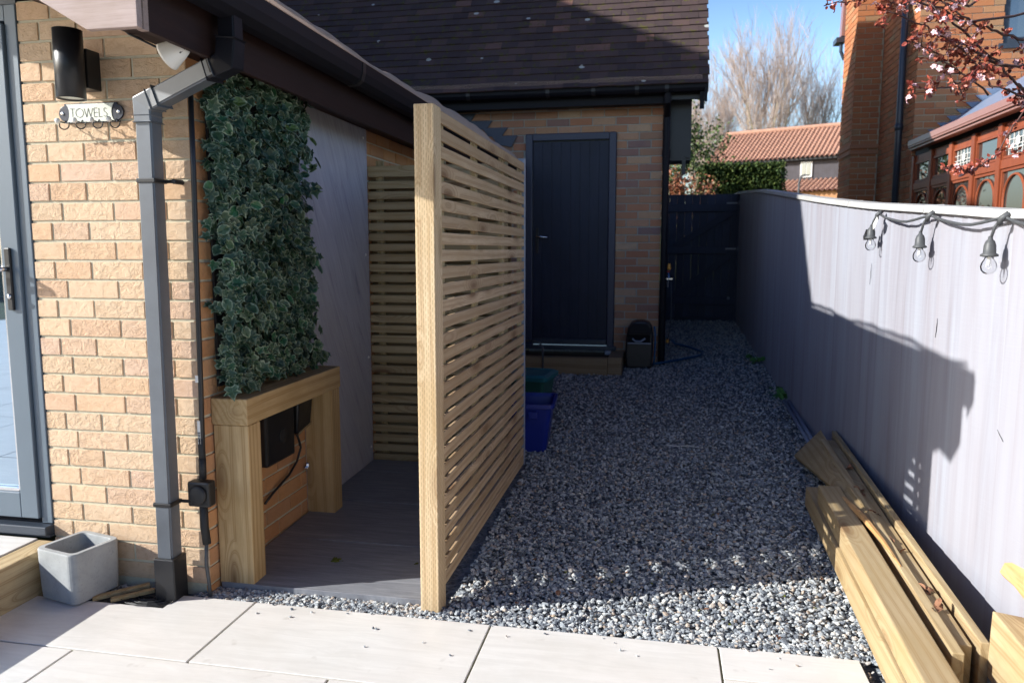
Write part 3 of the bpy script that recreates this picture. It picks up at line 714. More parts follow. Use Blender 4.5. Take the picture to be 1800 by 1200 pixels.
bn = thing('sleeper_bench', 'chunky timber bench of upright sleepers with a thick top under the ivy', 'bench', (.08, .5, 0))
b = MB(); b.box(.002, .157, .052, .93, .657, .762, .2); b.build('bench_top', M['sleeper_y'], bn, bevel=.004)
b = MB(); b.box(.006, .155, .057, .152, .006, .6555, .15); b.build('leg', M['sleeper_z'], bn, bevel=.004)
b = MB(); b.box(.004, .150, .838, .932, .030, .6555, .5); b.build('leg', M['sleeper_z'], bn, bevel=.004)

# control boxes under bench
cx1 = thing('control_box', 'square black electrical box on the wall under the bench', 'electrical box', (.04, .5, .5))
b = MB(); b.box(.003, .05, .385, .645, .385, .63); b.build('casing', M['black'], cx1, bevel=.012)
b = MB(); b.lathe((.050, .53, .50), [(.035, 0), (.033, .003), (.024, .003), (.012, .008), (.001, .009)], 20, M=Matrix.Rotation(R(90), 3, 'Y')); b.build('dial', M['black_matt'], cx1, smooth=True)
cx2 = thing('taped_socket', 'black plastic wrapped socket bound with silver tape under the bench', 'socket', (.04, .72, .55))
b = MB(); b.hexa([(.003, .68, .475), (.05, .66, .47), (.055, .80, .50), (.003, .81, .50)], [(.003, .66, .64), (.065, .66, .63), (.06, .825, .64), (.003, .82, .64)], .4); b.build('wrap', M['black'], cx2, bevel=.01)
b = MB(); b.hexa([(.003, .682, .468), (.051, .675, .465), (.056, .80, .492), (.003, .808, .492)], [(.002, .682, .482), (.053, .672, .478), (.058, .803, .506), (.002, .81, .506)], .4); b.build('tape', M['silver'], cx2)
b = MB(); b.tube([(.03, .69, .475), (.035, .71, .43), (.03, .735, .39), (.025, .70, .33), (.02, .63, .285), (.02, .55, .265), (.02, .47, .245), (.02, .40, .22)], .006, 6); b.tube([(.03, .70, .475), (.03, .72, .43), (.025, .73, .40)], .004, 6); b.build('flex', M['black'], cx2, smooth=True)
pc = thing('pipe_fitting', 'small pale clip fixed on the brick below the bench', 'clip', (.02, .82, .27))
b = MB(); b.obox((.018, .815, .268), (.02, .035, .012), (0, .2, .3)); b.obox((.02, .82, .277), (.016, .012, .022), (0, 0, .4)); b.build('clip_body', M['silver'], pc, bevel=.003)

# ================================================================== SLATTED SCREENS
sc = thing('slatted_screen', 'tall slatted timber screen with thick front post beside the gravel path', 'screen', (.9, .95, 0))
b = MB(); b.box(.864, .936, .008, .100, -.04, 1.84, .3); b.build('post', M['post'], sc, bevel=.003)
b = MB(); z = .058; k = 0
while z < 1.80:
    h_ = .0440 if k else .05
    y_end = 1.80
    dz = random.uniform(-.0018, .0018); tl = random.uniform(-.0045, .0045)
    b.hexa([(.924, .1005, z+dz), (.935, .1005, z+dz), (.935, y_end, z+dz+tl), (.924, y_end, z+dz+tl)], [(.924, .1005, z+dz+h_), (.935, .1005, z+dz+h_), (.935, y_end, z+dz+h_+tl), (.924, y_end, z+dz+h_+tl)])
    z += .0618; k += 1
b.build('slats', M['slat'], sc, bevel=.002)
for y in (.13, .66, 1.24, 1.745):
    b = MB(); b.box(.902, .923, y, y+.045, .055, 1.83); b.build('batten', M['batten'], sc, bevel=.001)
b = MB(); b.box(.895, .937, 1.803, 1.838, -.02, 1.86); b.build('end_post', M['conduit'], sc, bevel=.002)
s2 = thing('rear_slatted_panel', 'weathered slatted timber panel closing the far end of the shower', 'screen', (.45, 1.8, 0))
b = MB(); z = .05; k = 0
while z < 1.80:
    h_ = .044 if z < 1.72 else .065
    b.box(.004, .85, 1.738, 1.754, z, z+h_+random.uniform(-.001, .001)); z += .061 if z < 1.66 else .068
b.build('slats', M['slat_x'], s2, bevel=.002)
for x in (.05, .43, .80):
    b = MB(); b.box(x, x+.045, 1.756, 1.776, .04, 1.86); b.build('batten', M['batten'], s2)
b = MB(); b.box(.0, .86, 1.790, 1.797, .03, 1.80); b.build('backing', M['sleeper_x'], s2)

# ================================================================== PLANTER
pt = thing('concrete_planter', 'square grey concrete planter with rounded corners by the brick wall', 'planter', (-.488, -.118, 0))
def rrect(hx, hy, r_, n_=5):
    p = []
    for cx_, cy_, a0 in ((hx-r_, hy-r_, 0), (-hx+r_, hy-r_, 90), (-hx+r_, -hy+r_, 180), (hx-r_, -hy+r_, 270)):
        for k in range(n_+1): t_ = R(a0+90*k/n_); p.append((cx_+r_*math.cos(t_), cy_+r_*math.sin(t_)))
    return p
def loft(b, rings, c, rot, r=.5, closed=(True, True)):
    ca, sa = math.cos(rot), math.sin(rot); n_ = len(rings[0][0]); vs = []
    for poly, z in rings:
        for x, y in poly: vs.append((c[0]+x*ca-y*sa, c[1]+x*sa+y*ca, c[2]+z))
    k = len(rings)
    fs = [(i*n_+j, i*n_+(j+1) % n_, (i+1)*n_+(j+1) % n_, (i+1)*n_+j) for i in range(k-1) for j in range(n_)]
    if closed[0]: fs.append(tuple(range(n_))[::-1])
    if closed[1]: fs.append(tuple((k-1)*n_+j for j in range(n_)))
    b.add(vs, fs, r)
b = MB()
loft(b, [(rrect(.090, .090, .02), .001), (rrect(.099, .099, .024), .008), (rrect(.102, .102, .027), .05), (rrect(.104, .104, .028), .12), (rrect(.105, .105, .028), .198), (rrect(.103, .103, .028), .203),
         (rrect(.086, .086, .022), .203), (rrect(.084, .084, .022), .198), (rrect(.080, .080, .02), .06), (rrect(.07, .07, .02), .045)], (-.488, -.118, .001), R(-13))
o = b.build('pot', M['concrete'], pt, smooth=False)
b = MB(); loft(b, [(rrect(.078, .078, .02), .046), (rrect(.076, .076, .02), .058)], (-.488, -.118, .001), R(-13)); b.build('soil', M['soil'], pt)

# debris at the gully
dg = thing('gully_grate', 'black round gully grate at the foot of the downpipe', 'drain grate', (-.19, -.10, 0))
b = MB()
for i in range(9):
    rr = .018+.009*i; b.tube([(-.19+rr*1.25*math.cos(R(a_)), -.115+rr*.75*math.sin(R(a_)), .004+.002*math.sin(i*2+a_*.02)) for a_ in range(0, 361, 24)], .0018, 5)
b.lathe((-.19, -.115, -.01), [(.10, 0), (.10, .006), (.001, .006)], 24)
b.build('coil', M['black_matt'], dg)
for i, (p, q, nm) in enumerate([((-.40, -.165, .005), (-.25, -.03, .012), 'tapered'), ((-.32, -.165, .006), (-.20, -.07, .014), 'short')]):
    b = MB(); b.beam(p, q, .03-.006*i, .014); w_ = b.build('wood_offcut', M['timber_dull'], bevel=.002)
    tag(w_, ['longer wood offcut lying between planter and gully', 'shorter wood offcut lying against the gully grate'][i], 'wood offcut', 'wood offcuts by the gully')

# ================================================================== GRAVEL STONES
def ico():
    p = (1+5**.5)/2
    v = np.array([(-1, p, 0), (1, p, 0), (-1, -p, 0), (1, -p, 0), (0, -1, p), (0, 1, p), (0, -1, -p), (0, 1, -p), (p, 0, -1), (p, 0, 1), (-p, 0, -1), (-p, 0, 1)])/1.9
    f = np.array([(0, 11, 5), (0, 5, 1), (0, 1, 7), (0, 7, 10), (0, 10, 11), (1, 5, 9), (5, 11, 4), (11, 10, 2), (10, 7, 6), (7, 1, 8), (3, 9, 4), (3, 4, 2), (3, 2, 6), (3, 6, 8), (3, 8, 9), (4, 9, 5), (2, 4, 11), (6, 2, 10), (8, 6, 7), (9, 8, 1)])
    return v, f
def octa():
    v = np.array([(1, 0, 0), (-1, 0, 0), (0, 1, 0), (0, -1, 0), (0, 0, 1), (0, 0, -1.)]); f = np.array([(0, 2, 4), (2, 1, 4), (1, 3, 4), (3, 0, 4), (2, 0, 5), (1, 2, 5), (3, 1, 5), (0, 3, 5)]); return v, f
def rotm(n_):
    q = rng.normal(size=(n_, 4)); q /= np.linalg.norm(q, axis=1)[:, None]; w_, x, y, z = q.T
    return np.stack([1-2*(y*y+z*z), 2*(x*y-z*w_), 2*(x*z+y*w_), 2*(x*y+z*w_), 1-2*(x*x+z*z), 2*(y*z-x*w_), 2*(x*z-y*w_), 2*(y*z+x*w_), 1-2*(x*x+y*y)], 1).reshape(-1, 3, 3)
def stones(name, pos, size, base, mat, parent=None):
    v, f = base; n_ = len(pos)
    s = size[:, None]*np.stack([rng.uniform(.8, 1.35, n_), rng.uniform(.65, 1., n_), rng.uniform(.35, .65, n_)], 1)
    A = rotm(n_); jit = v[None]*(1+rng.uniform(-.28, .28, (n_, len(v), 1)))
    P = jit*s[:, None, :]
    # keep the flat side roughly level: blend with small tilt
    tx = rng.normal(0, .45, n_); ty = rng.normal(0, .45, n_); az = rng.uniform(0, 2*np.pi, n_)
    ca, sa = np.cos(az), np.sin(az)
    x = P[..., 0]*ca[:, None]-P[..., 1]*sa[:, None]; y = P[..., 0]*sa[:, None]+P[..., 1]*ca[:, None]; z = P[..., 2]
    y, z = y*np.cos(tx)[:, None]-z*np.sin(tx)[:, None], y*np.sin(tx)[:, None]+z*np.cos(tx)[:, None]
    x, z = x*np.cos(ty)[:, None]+z*np.sin(ty)[:, None], -x*np.sin(ty)[:, None]+z*np.cos(ty)[:, None]
    V_ = (np.stack([x, y, z], 2)+pos[:, None, :]).reshape(-1, 3)
    Fa = (f[None]+(np.arange(n_)*len(v))[:, None, None]).reshape(-1, 3)
    return fastmesh(name, V_, Fa, mat, np.repeat(rng.random(n_), len(f)), parent)
gv = np.vectorize(g)
def scatter(x0f, x1f, y0, y1, dens):
    n_ = int(dens*(y1-y0)*2.1); y = rng.uniform(y0, y1, n_); x = np.array([rng.uniform(x0f(q), x1f(q)) for q in y]); return x, y
# near gravel
PX, PY = [], []
def lx(y): return .955 if y < 1.9 else (.1 if y > 2.2 else .5)
for (a, c, dens) in ((-.055, 1.2, 7600), (1.2, 2.6, 5600)):
    x, y = scatter(lx, fx, a, c, dens); PX.append(x); PY.append(y)
# strip in front of the shower
n_ = 1500; PX.append(rng.uniform(-.06, .96, n_)); PY.append(rng.uniform(-.056, .05, n_))
n_ = 350; PX.append(rng.uniform(2.395, 2.6, n_)); PY.append(rng.uniform(-.9, -.05, n_))
n_ = 500; PX.append(rng.uniform(-.40, -.18, n_)); PY.append(rng.uniform(-.09, -.0, n_))
x = np.concatenate(PX); y = np.concatenate(PY)
n_ = len(x); size = rng.uniform(.0058, .0115, n_)*(1+.35*(rng.random(n_) < .12))
z = gv(y)+rng.uniform(-.008, .012, n_)+.010*np.clip((x-2.6)/.2, 0, 1)
pos = np.stack([x, y, z], 1)
pos[:, 2] = np.where((y < .05) & (x > .0), np.maximum(pos[:, 2], -.012), pos[:, 2])
tag(stones('gravel', pos, size, ico(), M['stone']), 'grey slate chippings covering the path between screen and fence', 'gravel', kind='stuff')
x, y = scatter(lx, fx, 2.6, 8.4, 3300); keep = (y < 4.37) | (x > 1.40); x, y = x[keep], y[keep]; keep = (y < 4.97) | (x > 1.72); x, y = x[keep], y[keep]
n_ = len(x); z = gv(y)+rng.uniform(-.008, .010, n_)
tag(stones('far_gravel', np.stack([x, y, z], 1), rng.uniform(.008, .014, n_), octa(), M['stone']), 'grey slate chippings in the shaded path towards the gate', 'gravel', kind='stuff')
# fallen leaves and specks
n_ = 46; x = rng.uniform(1.2, 2.45, n_); y = rng.uniform(0, 1.5, n_)**1.0
pos = np.stack([x, y, gv(y)+.014], 1)
leaf_o = leaves('leaf_litter', oval_shape(), pos, np.stack([rng.normal(0, .3, n_), rng.normal(0, .3, n_), np.ones(n_)], 1), rng.uniform(.012, .03, n_), M['leaf_dry'], None)
tag(leaf_o, 'scattered dry leaves on the gravel', 'dry leaves', kind='stuff')
for i, (x, y, s_, lab) in enumerate([(.385, .325, .020, 'larger moss clump on the shower floor'), (.735, .355, .010, 'tiny moss clump on the shower floor near the post')]):
    p = np.stack([rng.normal(x, s_*.5, 24), rng.normal(y, s_*.5, 24), .016+abs(rng.normal(0, s_*.25, 24))], 1)
    tag(stones('moss_clump', p, rng.uniform(.3, .6, 24)*s_, ico(), M['moss']), lab, 'moss', 'moss clumps on the shower floor')

# ================================================================== FENCE
fe = thing('boundary_fence', 'tall lavender grey feather edge fence along the gravel path', 'fence', (2.8, 2, 0))
b = MB(); y = -3.0
while y < 8.6:
    wd = .118+random.uniform(-.006, .006); ya, yb = y-.006, y+wd
    xa, xb = fx(ya), fx(yb); z0a = g(ya)-.02; za, zb_ = ft(ya)-.012, ft(yb)-.012
    # thick edge proud at the near side (lower y), thin at the far side
    b.hexa([(xa-.0085, ya, z0a), (xa+.004, ya, z0a), (xb+.004, yb, z0a), (xb-.0145, yb, z0a)], [(xa-.0085, ya, za), (xa+.004, ya, za), (xb+.004, yb, zb_), (xb-.0145, yb, zb_)])
    y += wd
b.build('boards', M['fence'], fe)
for y, z0_, z1_, tilt in ((1.66, 1.16, 1.27, -.015), (.78, .98, 1.06, -.01), (.16, .70, .73, .05)):
    b = MB(); x = fx(y)-.0155; n_ = 7; vs = []
    for i in range(n_):
        t_ = i/(n_-1); wd = .0016*math.sin(math.pi*min(1, max(.05, t_)))+.0003; yy_ = y+tilt*t_+random.uniform(-.002, .002); zz_ = z0_+(z1_-z0_)*t_
        vs += [(x, yy_-wd, zz_), (x, yy_+wd, zz_)]
    b.add(vs, [(2*i, 2*i+1, 2*i+3, 2*i+2) for i in range(n_-1)], .1); o = b.build('split', M['black_matt'], fe); so = o.modifiers.new('s', 'SOLIDIFY'); so.thickness = .001; so.offset = 0
caps = [-3, -1.2, .10+.05, .60, 1.86, 3.7, 5.5, 7.0, 8.0, 8.6]
caps = [-3.0, -1.1, .93, 2.05, 3.9, 5.7, 7.1, 8.5]
for a, c in zip(caps[:-1], caps[1:]):
    b = MB(); nseg = max(1, int((c-a)/.3)); vs = []
    for i in range(nseg+1):
        y = a+.003+(c-a-.006)*i/nseg; x0 = fx(y); z = ft(y)
        vs += [(x0-.036, y, z-.020), (x0+.040, y, z-.020), (x0+.040, y, z+.012), (x0-.033, y, z+.010)]
    fs = [(i*4+j, i*4+(j+1) % 4, (i+1)*4+(j+1) % 4, (i+1)*4+j) for i in range(nseg) for j in range(4)]+[(0, 1, 2, 3), tuple(nseg*4+j for j in (3, 2, 1, 0))]
    b.add(vs, [f[::-1] for f in fs], random.random()); b.build('capping_board', M['cap'], fe, bevel=.002)
for y in (-2.5, -.7, 1.1, 2.9, 4.7, 6.5, 8.2): b = MB(); b.box(fx(y)+.03, fx(y)+.13, y, y+.1, 0, ft(y)-.02); b.build('rear_post', M['gate'], fe)

# gate
gt = thing('timber_gate', 'navy painted timber gate with diagonal braces at the end of the path', 'gate', (2.25, 8, .4))
b = MB(); x = 1.72
while x < 2.73:
    b.box(x, x+.0985, 8.02+.002*(int(x*10) % 2), 8.04, .43, 2.08); x += .1
b.build('boards', M['gate'], gt, bevel=.002)
for z, hh_ in ((1.90, .095), (1.34, .095), (.66, .095)):
    b = MB(); b.box(1.73, 2.70, 7.985, 8.018, z-hh_/2, z+hh_/2); b.build('rail', M['gate'], gt, bevel=.003)
for z0_, z1_ in ((1.39, 1.85), (.71, 1.29)):
    b = MB(); b.beam((1.90, 8.0, z0_), (2.64, 8.0, z1_), .028, .09, up=(0, 0, 1)); b.build('brace', M['gate'], gt, bevel=.002)
for z in (1.96, 1.36): b = MB(); b.box(2.56, 2.74, 7.978, 7.984, z-.012, z+.010); b.tube([(2.72, 7.975, z-.03), (2.72, 7.975, z+.03)], .010, 8); b.build('hinge', M['galv'], gt)
b = MB(); b.lathe((2.62, 7.98, .70), [(.02, 0), (.018, .006), (.001, .008)], 10, M=Matrix.Rotation(R(90), 3, 'X'))
b.build('bolt', M['galv'], gt)
b = MB(); b.box(2.70, 2.80, 7.97, 8.07, .3, 2.10); b.build('gate_post', M['gate'], gt)
b = MB(); b.box(1.6, 2.8, 8.05, 8.09, .25, .50); b.build('gravel_board', M['gate'], gt)

# string lights
sl = thing('string_lights', 'black festoon cable with clear bulbs hung below the fence capping', 'string lights', (2.8, .8, 1.5))
hang = [(-1.6, 1.385), (-1.0, 1.39), (-.45, 1.405), (.20, 1.443), (.825, 1.478), (1.47, 1.512)]
b = MB(); pts = []
for i in range(len(hang)-1):
    (ya, za), (yb, zb_) = hang[i], hang[i+1]
    for k in range(9):
        t_ = k/8; y = ya+(yb-ya)*t_; pts.append((fx(y)-.042-.012*math.sin(math.pi*t_), y, za+(zb_-za)*t_-.030*math.sin(math.pi*t_)+.002*math.sin(t_*12)))
b.tube(pts, .0058, 8); b.build('main_cable', M['cable'], sl, smooth=True)
for i, (y, z) in enumerate(hang):
    dropv = [0, .0, .0, .072, .076, .062][i] or .072
    x0 = fx(y)-.05; k = -.012
    b = MB(); b.tube([(x0, y, z+.004), (x0-.014, y+.022, z-.03), (x0-.02, y+.035, z-dropv)], .005, 8)
    b.tube([(x0+.012, y-.012, z+.012), (x0-.006, y+.0, z-.004), (x0-.004, y+.014, z-.022)], .010, 8); b.build('drop', M['cable'], sl, smooth=True)
    cx_, cy_, cz_ = x0-.02, y+.035, z-dropv
    b = MB(); b.lathe((cx_, cy_, cz_), [(.006, .012), (.008, 0), (.014, -.006), (.0185, -.020), (.0195, -.045), (.027, -.050), (.027, -.056), (.018, -.058), (.001, -.058)], 18); hsk = b.build('socket', M['cable'], sl, smooth=False)
    for p in hsk.data.polygons: p.use_smooth = True
    b = MB(); prof_ = [(.013, -.058), (.015, -.066), (.0225, -.078), (.025, -.090), (.0225, -.103), (.014, -.113), (.001, -.117)]
    b.lathe((cx_, cy_, cz_), prof_, 20); b.build('bulb', M['bulb'], hsk, smooth=True)
    b = MB(); b.lathe((cx_, cy_, cz_), [(.009, -.058), (.005, -.066), (.0035, -.085), (.001, -.086)], 8)
    b.tube([(cx_-.006, cy_, cz_-.07), (cx_-.008, cy_, cz_-.09), (cx_, cy_, cz_-.098), (cx_+.008, cy_, cz_-.09), (cx_+.006, cy_, cz_-.07)], .0008, 5); b.build('filament_stem', M['white'], hsk)
b = MB(); y = 1.47; x0 = fx(y)-.05
b.add([(x0-.005, y, z-.01), (x0-.012, y-.045, z-.03), (x0-.018, y-.03, z-.062), (x0-.02, y+.0, z-.075), (x0-.02, y+.01, z-.05)], [(0, 1, 2, 3, 4)], .5)
o = b.build('paper_tag', M['white'], sl); so = o.modifiers.new('s', 'SOLIDIFY'); so.thickness = .0008
b = MB(); b.tube([(x0-.03, 1.53, z-.075), (x0-.035, 1.54, z-.10)], .009, 8); b.lathe((x0-.034, 1.54, z-.125), [(.012, 0), (.014, .02), (.008, .03)], 12); b.build('end_cap', M['black'], sl)

# ================================================================== TIMBER STACK
def timber(name, b, label, mat, bev=.004, grp=None):
    o = b.build(name, mat, None, bevel=bev); return tag(o, label, 'timber', grp)
def zg(y): return g(y)
G_ = 'timbers laid along the foot of the fence'
def ybeam(x0n, x0f, wdt, yn, yf, zn, zf, h):
    b = MB(); return b.hexa([(x0n, yn, zn), (x0n+wdt, yn, zn), (x0f+wdt, yf, zf), (x0f, yf, zf)], [(x0n, yn, zn+h), (x0n+wdt, yn, zn+h), (x0f+wdt, yf, zf+h), (x0f, yf, zf+h)], random.random())
timber('timber_sleeper', ybeam(2.398, 2.470, .135, -1.3, 1.38, -.004, .043, .100), 'lowest timber sleeper on the gravel at the outer edge of the stack', M['timber'], .005, G_)
timber('timber_sleeper', ybeam(2.405, 2.480, .098, -1.3, 1.14, .097, .138, .088), 'thick sawn sleeper resting on top of the outermost sleeper', M['timber'], .006, G_)
timber('timber_board', ybeam(2.565, 2.64, .034, -.33, 1.92, -.005, .07, .195), 'board on edge with shaded side facing the sleepers', M['timber'], .003, G_)
timber('timber_board', ybeam(2.608, 2.688, .044, -.24, 1.98, .0, .075, .172), 'middle board on edge with brown leaves caught beside it', M['timber'], .003, G_)
timber('timber_board', ybeam(2.665, 2.738, .026, -.26, 2.10, .0, .08, .195), 'thin board on edge nearest the fence', M['timber'], .003, G_)
b = MB(); TL, TR, BR, BL = (2.535, 2.12, .110), (2.690, 2.17, .262), (2.582, .30, .222), (2.566, 1.10, .206)
dz_ = Vector((.012, 0, -.022)); q4 = [Vector(p) for p in (TL, BL, BR, TR)]
b.hexa([p+dz_ for p in q4], q4, .4); timber('timber_plank', b, 'wide plank tilted against the boards at the far end of the stack', M['timber_dull'], .002, G_)
b = MB(); b.tube([(2.56, .98, .215), (2.575, .7, .226), (2.585, .45, .222), (2.59, .24, .21)], [.012, .014, .010, .003], 6); tag(b.build('wood_splinter', M['splinter']), 'long orange splinter lying along the tilted plank', 'splinter')
b = MB(); b.hexa([(2.655, -1.3, .09), (2.88, -1.3, .09), (2.86, -.33, .09), (2.69, -.25, .09)], [(2.64, -1.3, .30), (2.86, -1.3, .30), (2.85, -.33, .30), (2.685, -.27, .30)], .2)
timber('timber_block', b, 'pale thick sleeper end in the near corner by the fence', M['timber'], .004, G_)
b = MB(); b.hexa([(2.645, -1.3, -.01), (2.80, -1.3, -.01), (2.80, -.45, -.01), (2.66, -.42, -.01)], [(2.645, -1.3, .088), (2.80, -1.3, .088), (2.80, -.45, .088), (2.66, -.42, .088)], .7)
timber('timber_block', b, 'dark sleeper lying under the pale thick sleeper end', M['timber_dull'], .004, G_)
b = MB(); vs = []; random.seed(3)
for i in range(9):
    t_ = i/8; c = Vector((2.765, -.16, .385)).lerp(Vector((2.83, -.80, .36)), t_); rr = .024+.022*min(1, t_*3.2)
    for j in range(9):
        a_ = 2*math.pi*j/9; q = rr*(1+random.uniform(-.25, .25)); vs.append(c+Vector((q*math.cos(a_)*.8, random.uniform(-.012, .012) if i == 0 else 0, q*math.sin(a_))))
fs = [(i*9+j, i*9+(j+1) % 9, (i+1)*9+(j+1) % 9, (i+1)*9+j) for i in range(8) for j in range(9)]+[tuple(range(9))[::-1], tuple(72+j for j in range(9))]
b.add(vs, fs, .3); tag(b.build('split_log', M['splinter'], smooth=False), 'splintered orange log end lying on the pale sleeper end', 'log')
for i, (p, q) in enumerate([((2.690, 3.55, .170), (2.655, 1.85, .105)), ((2.718, 3.50, .175), (2.68, 1.85, .115))]):
    b = MB(); b.tube([p, q], .0125, 12); tag(b.build('grey_conduit', M['conduit'], smooth=True), ['outer grey plastic conduit sticking out beyond the timber stack', 'grey plastic conduit nearest the fence beyond the timber stack'][i], 'conduit', 'conduits under the timber stack')
# dead leaves caught between boards
for i, (x, y, z, s_) in enumerate([(2.685, 1.42, .235, .03), (2.672, 1.08, .225, .03), (2.662, .80, .215, .035), (2.650, .52, .205, .035), (2.645, .42, .20, .03), (2.632, .10, .195, .032), (2.622, -.06, .19, .034)]):
    n_ = 5; p = np.stack([rng.normal(x-.012, .006, n_), rng.normal(y, .012, n_), rng.normal(z-.004, .005, n_)], 1)
    o = leaves('dead_leaf', oval_shape(), p, np.stack([rng.normal(-.3, .4, n_), rng.normal(0, .5, n_), np.ones(n_)], 1), np.full(n_, s_), M['leaf_dry'], None, curl=.9)
    tag(o, 'curled brown leaves caught in the gap between the boards', 'dead leaf', 'dead leaves caught between the boards')

# stray chippings on the slabs
n_ = 26; x = rng.uniform(-.1, 2.3, n_); y = -.07-abs(rng.normal(0, .10, n_))
tag(stones('stray_chippings', np.stack([x, y, np.full(n_, .003)], 1), rng.uniform(.003, .007, n_), ico(), M['stone']), 'few stray chippings and grit on the pale slabs near the gravel edge', 'gravel', kind='stuff')
n_ = 70; x = rng.uniform(.98, 2.4, n_); y = rng.uniform(0, 2.2, n_)
tag(leaves('moss_sprigs', oval_shape(), np.stack([x, y, gv(y)+.012], 1), np.stack([rng.normal(0, .3, n_), rng.normal(0, .3, n_), np.ones(n_)], 1), rng.uniform(.006, .016, n_), M['moss'], None), 'tiny moss bits scattered over the gravel', 'moss', kind='stuff')
# weeds at the fence foot
def weed(name, c, n_, s_, label):
    p = np.stack([rng.normal(c[0], .05, n_), rng.normal(c[1], .08, n_), c[2]+rng.uniform(.01, .07, n_)], 1)
    tag(leaves(name, oval_shape(), p, np.stack([rng.normal(-.3, .5, n_), rng.normal(-.2, .5, n_), np.ones(n_)], 1), rng.uniform(.6, 1.2, n_)*s_*1.35, M['weed'], None, curl=.5), label, 'weed', 'weeds at the foot of the fence')
weed('weed', (2.69, 3.72, g(3.7)), 26, .05, 'green weed beside the ends of the grey conduits'); weed('weed', (2.68, 5.15, g(5.15)), 18, .045, 'small green weed farther along the fence foot')
b = MB(); b.tube([(1.78, 2.28, g(2.28)+.012), (1.84, 2.26, g(2.26)+.014), (1.92, 2.28, g(2.28)+.013), (2.0, 2.25, g(2.25)+.012)], [.006, .003, .003, .002], 6); tag(b.build('plastic_strip', M['white'], smooth=True), 'thin white plastic strip lying on the shaded gravel', 'litter')

# ================================================================== GARAGE
ga = thing('brick_garage', 'brick garage with steep dark tiled roof and navy side door', 'garage', (0, 5, 0))
GY = 4.974
brick_wall('front_wall', M['brick_mix'], None, (1.71, GY, 0), (-1, 0, 0), (0, -1, 0), 3.2, 2.687-.075*36, 38, [(1.71-1.278, 1.71-.383, .0, 2.475)], ga, True)
b = MB()
b.box(1.277, 1.703, GY+.007, GY+.25, 0, 2.9, .5); b.box(-1.5, .384, GY+.007, GY+.25, 0, 2.9, .5); b.box(.384, 1.277, GY+.007, GY+.25, 2.476, 2.9, .5); b.box(1.45, 1.703, GY+.25, 9.9, 0, 2.8, .5)
b.build('mortar_joint', M['mortar_grey'], ga)
S = 1.30; EY, EZ = 4.66, 2.83
tile_roof('roof', -4.0, 2.115, (EY, EZ), 2.75, S, 'y', ga, jitter=.006)
RY = EY+2.75; RZ = EZ+2.75*S
b = MB(); b.prism([(EY+.04, EZ+.0), (RY, RZ-.03), (2*RY-EY, EZ), (2*RY-EY, EZ-.1), (RY, RZ-.16), (EY+.1, EZ-.05)], 'x', -4, 2.10); b.build('roof_core', M['brown_board'], ga)
b = MB(); b.prism([(EY+.02, EZ+.01), (RY, RZ+.0), (2*RY-EY, EZ), (2*RY-EY, EZ-.22), (RY, RZ-.22), (EY+.02, EZ-.16)], 'x', 2.075, 2.098); b.build('barge_board', M['upvc'], ga)
b = MB(); b.box(-1.5, 1.72, 4.80, 4.82, 2.69, 2.79); b.box(-1.5, 1.76, 4.82, 4.972, 2.70, 2.715); b.build('fascia_board', M['upvc'], ga, bevel=.002)
b = MB(); b.box(1.76, 2.075, 4.80, 4.83, 2.72, 2.80); b.box(1.78, 1.975, 5.0, 5.34, 2.19, 2.80); b.box(1.895, 1.93, 5.0, 5.04, 2.06, 2.19); b.box(1.93, 1.965, 4.98, 5.02, 2.21, 2.24); b.build('eaves_box', M['black'], ga)
gg = thing('garage_gutter', 'black gutter and corner downpipe on the garage front', 'gutter', (0, 4.7, 2.8))
prof2 = [(4.79, 2.865), (4.79, 2.80), (4.775, 2.775), (4.74, 2.765), (4.70, 2.775), (4.685, 2.80), (4.683, 2.865), (4.690, 2.865), (4.692, 2.803), (4.703, 2.782), (4.74, 2.772), (4.77, 2.78), (4.784, 2.802), (4.784, 2.865)]
b = MB(); b.prism(prof2, 'x', -2.2, 2.10); b.box(2.098, 2.106, 4.683, 4.79, 2.765, 2.865); b.box(2.035, 2.075, 4.72, 4.76, 2.62, 2.77); b.build('trough', M['upvc'], gg)
for x in (-.15, .62, 1.05, 1.45, 1.72):
    b = MB(); b.prism([(p_[0]-(.004 if p_[0] < 4.75 else 0), p_[1]-.003) for p_ in prof2[:7]]+[(4.70, 2.87)], 'x', x, x+.035); b.build('joint_clip', M['black'], gg)
b = MB(); b.tube([(1.745, 4.74, 2.77), (1.745, 4.74, 2.70), (1.745, 4.93, 2.60), (1.745, 4.93, 2.45), (1.745, 4.93, .20)], .034, 14); b.tube([(1.745, 4.93, 2.28), (1.745, 4.93, 2.22)], .040, 14); b.build('downpipe', M['upvc'], gg, smooth=False)
V = []; F = []; nx_ = 380; nz_ = 5
for i in range(nx_+1):
    x = -1.4+3.45*i/nx_
    for j_ in range(nz_+1):
        u_ = j_/nz_; V.append((x, 4.685+.02*u_-.008*math.sin(u_*3.1)+.004*math.sin(x*9), 2.862+.052*u_+.004*math.sin(x*6)))
for i in range(nx_):
    for j_ in range(nz_): F.append((i*(nz_+1)+j_, (i+1)*(nz_+1)+j_, (i+1)*(nz_+1)+j_+1, i*(nz_+1)+j_+1))
b = MB(); b.add(V, F, .5); lg2 = b.build('leaf_guard', lg.data.materials[0], gg); wf = lg2.modifiers.new('wire', 'WIREFRAME'); wf.thickness = .003; wf.use_even_offset = False
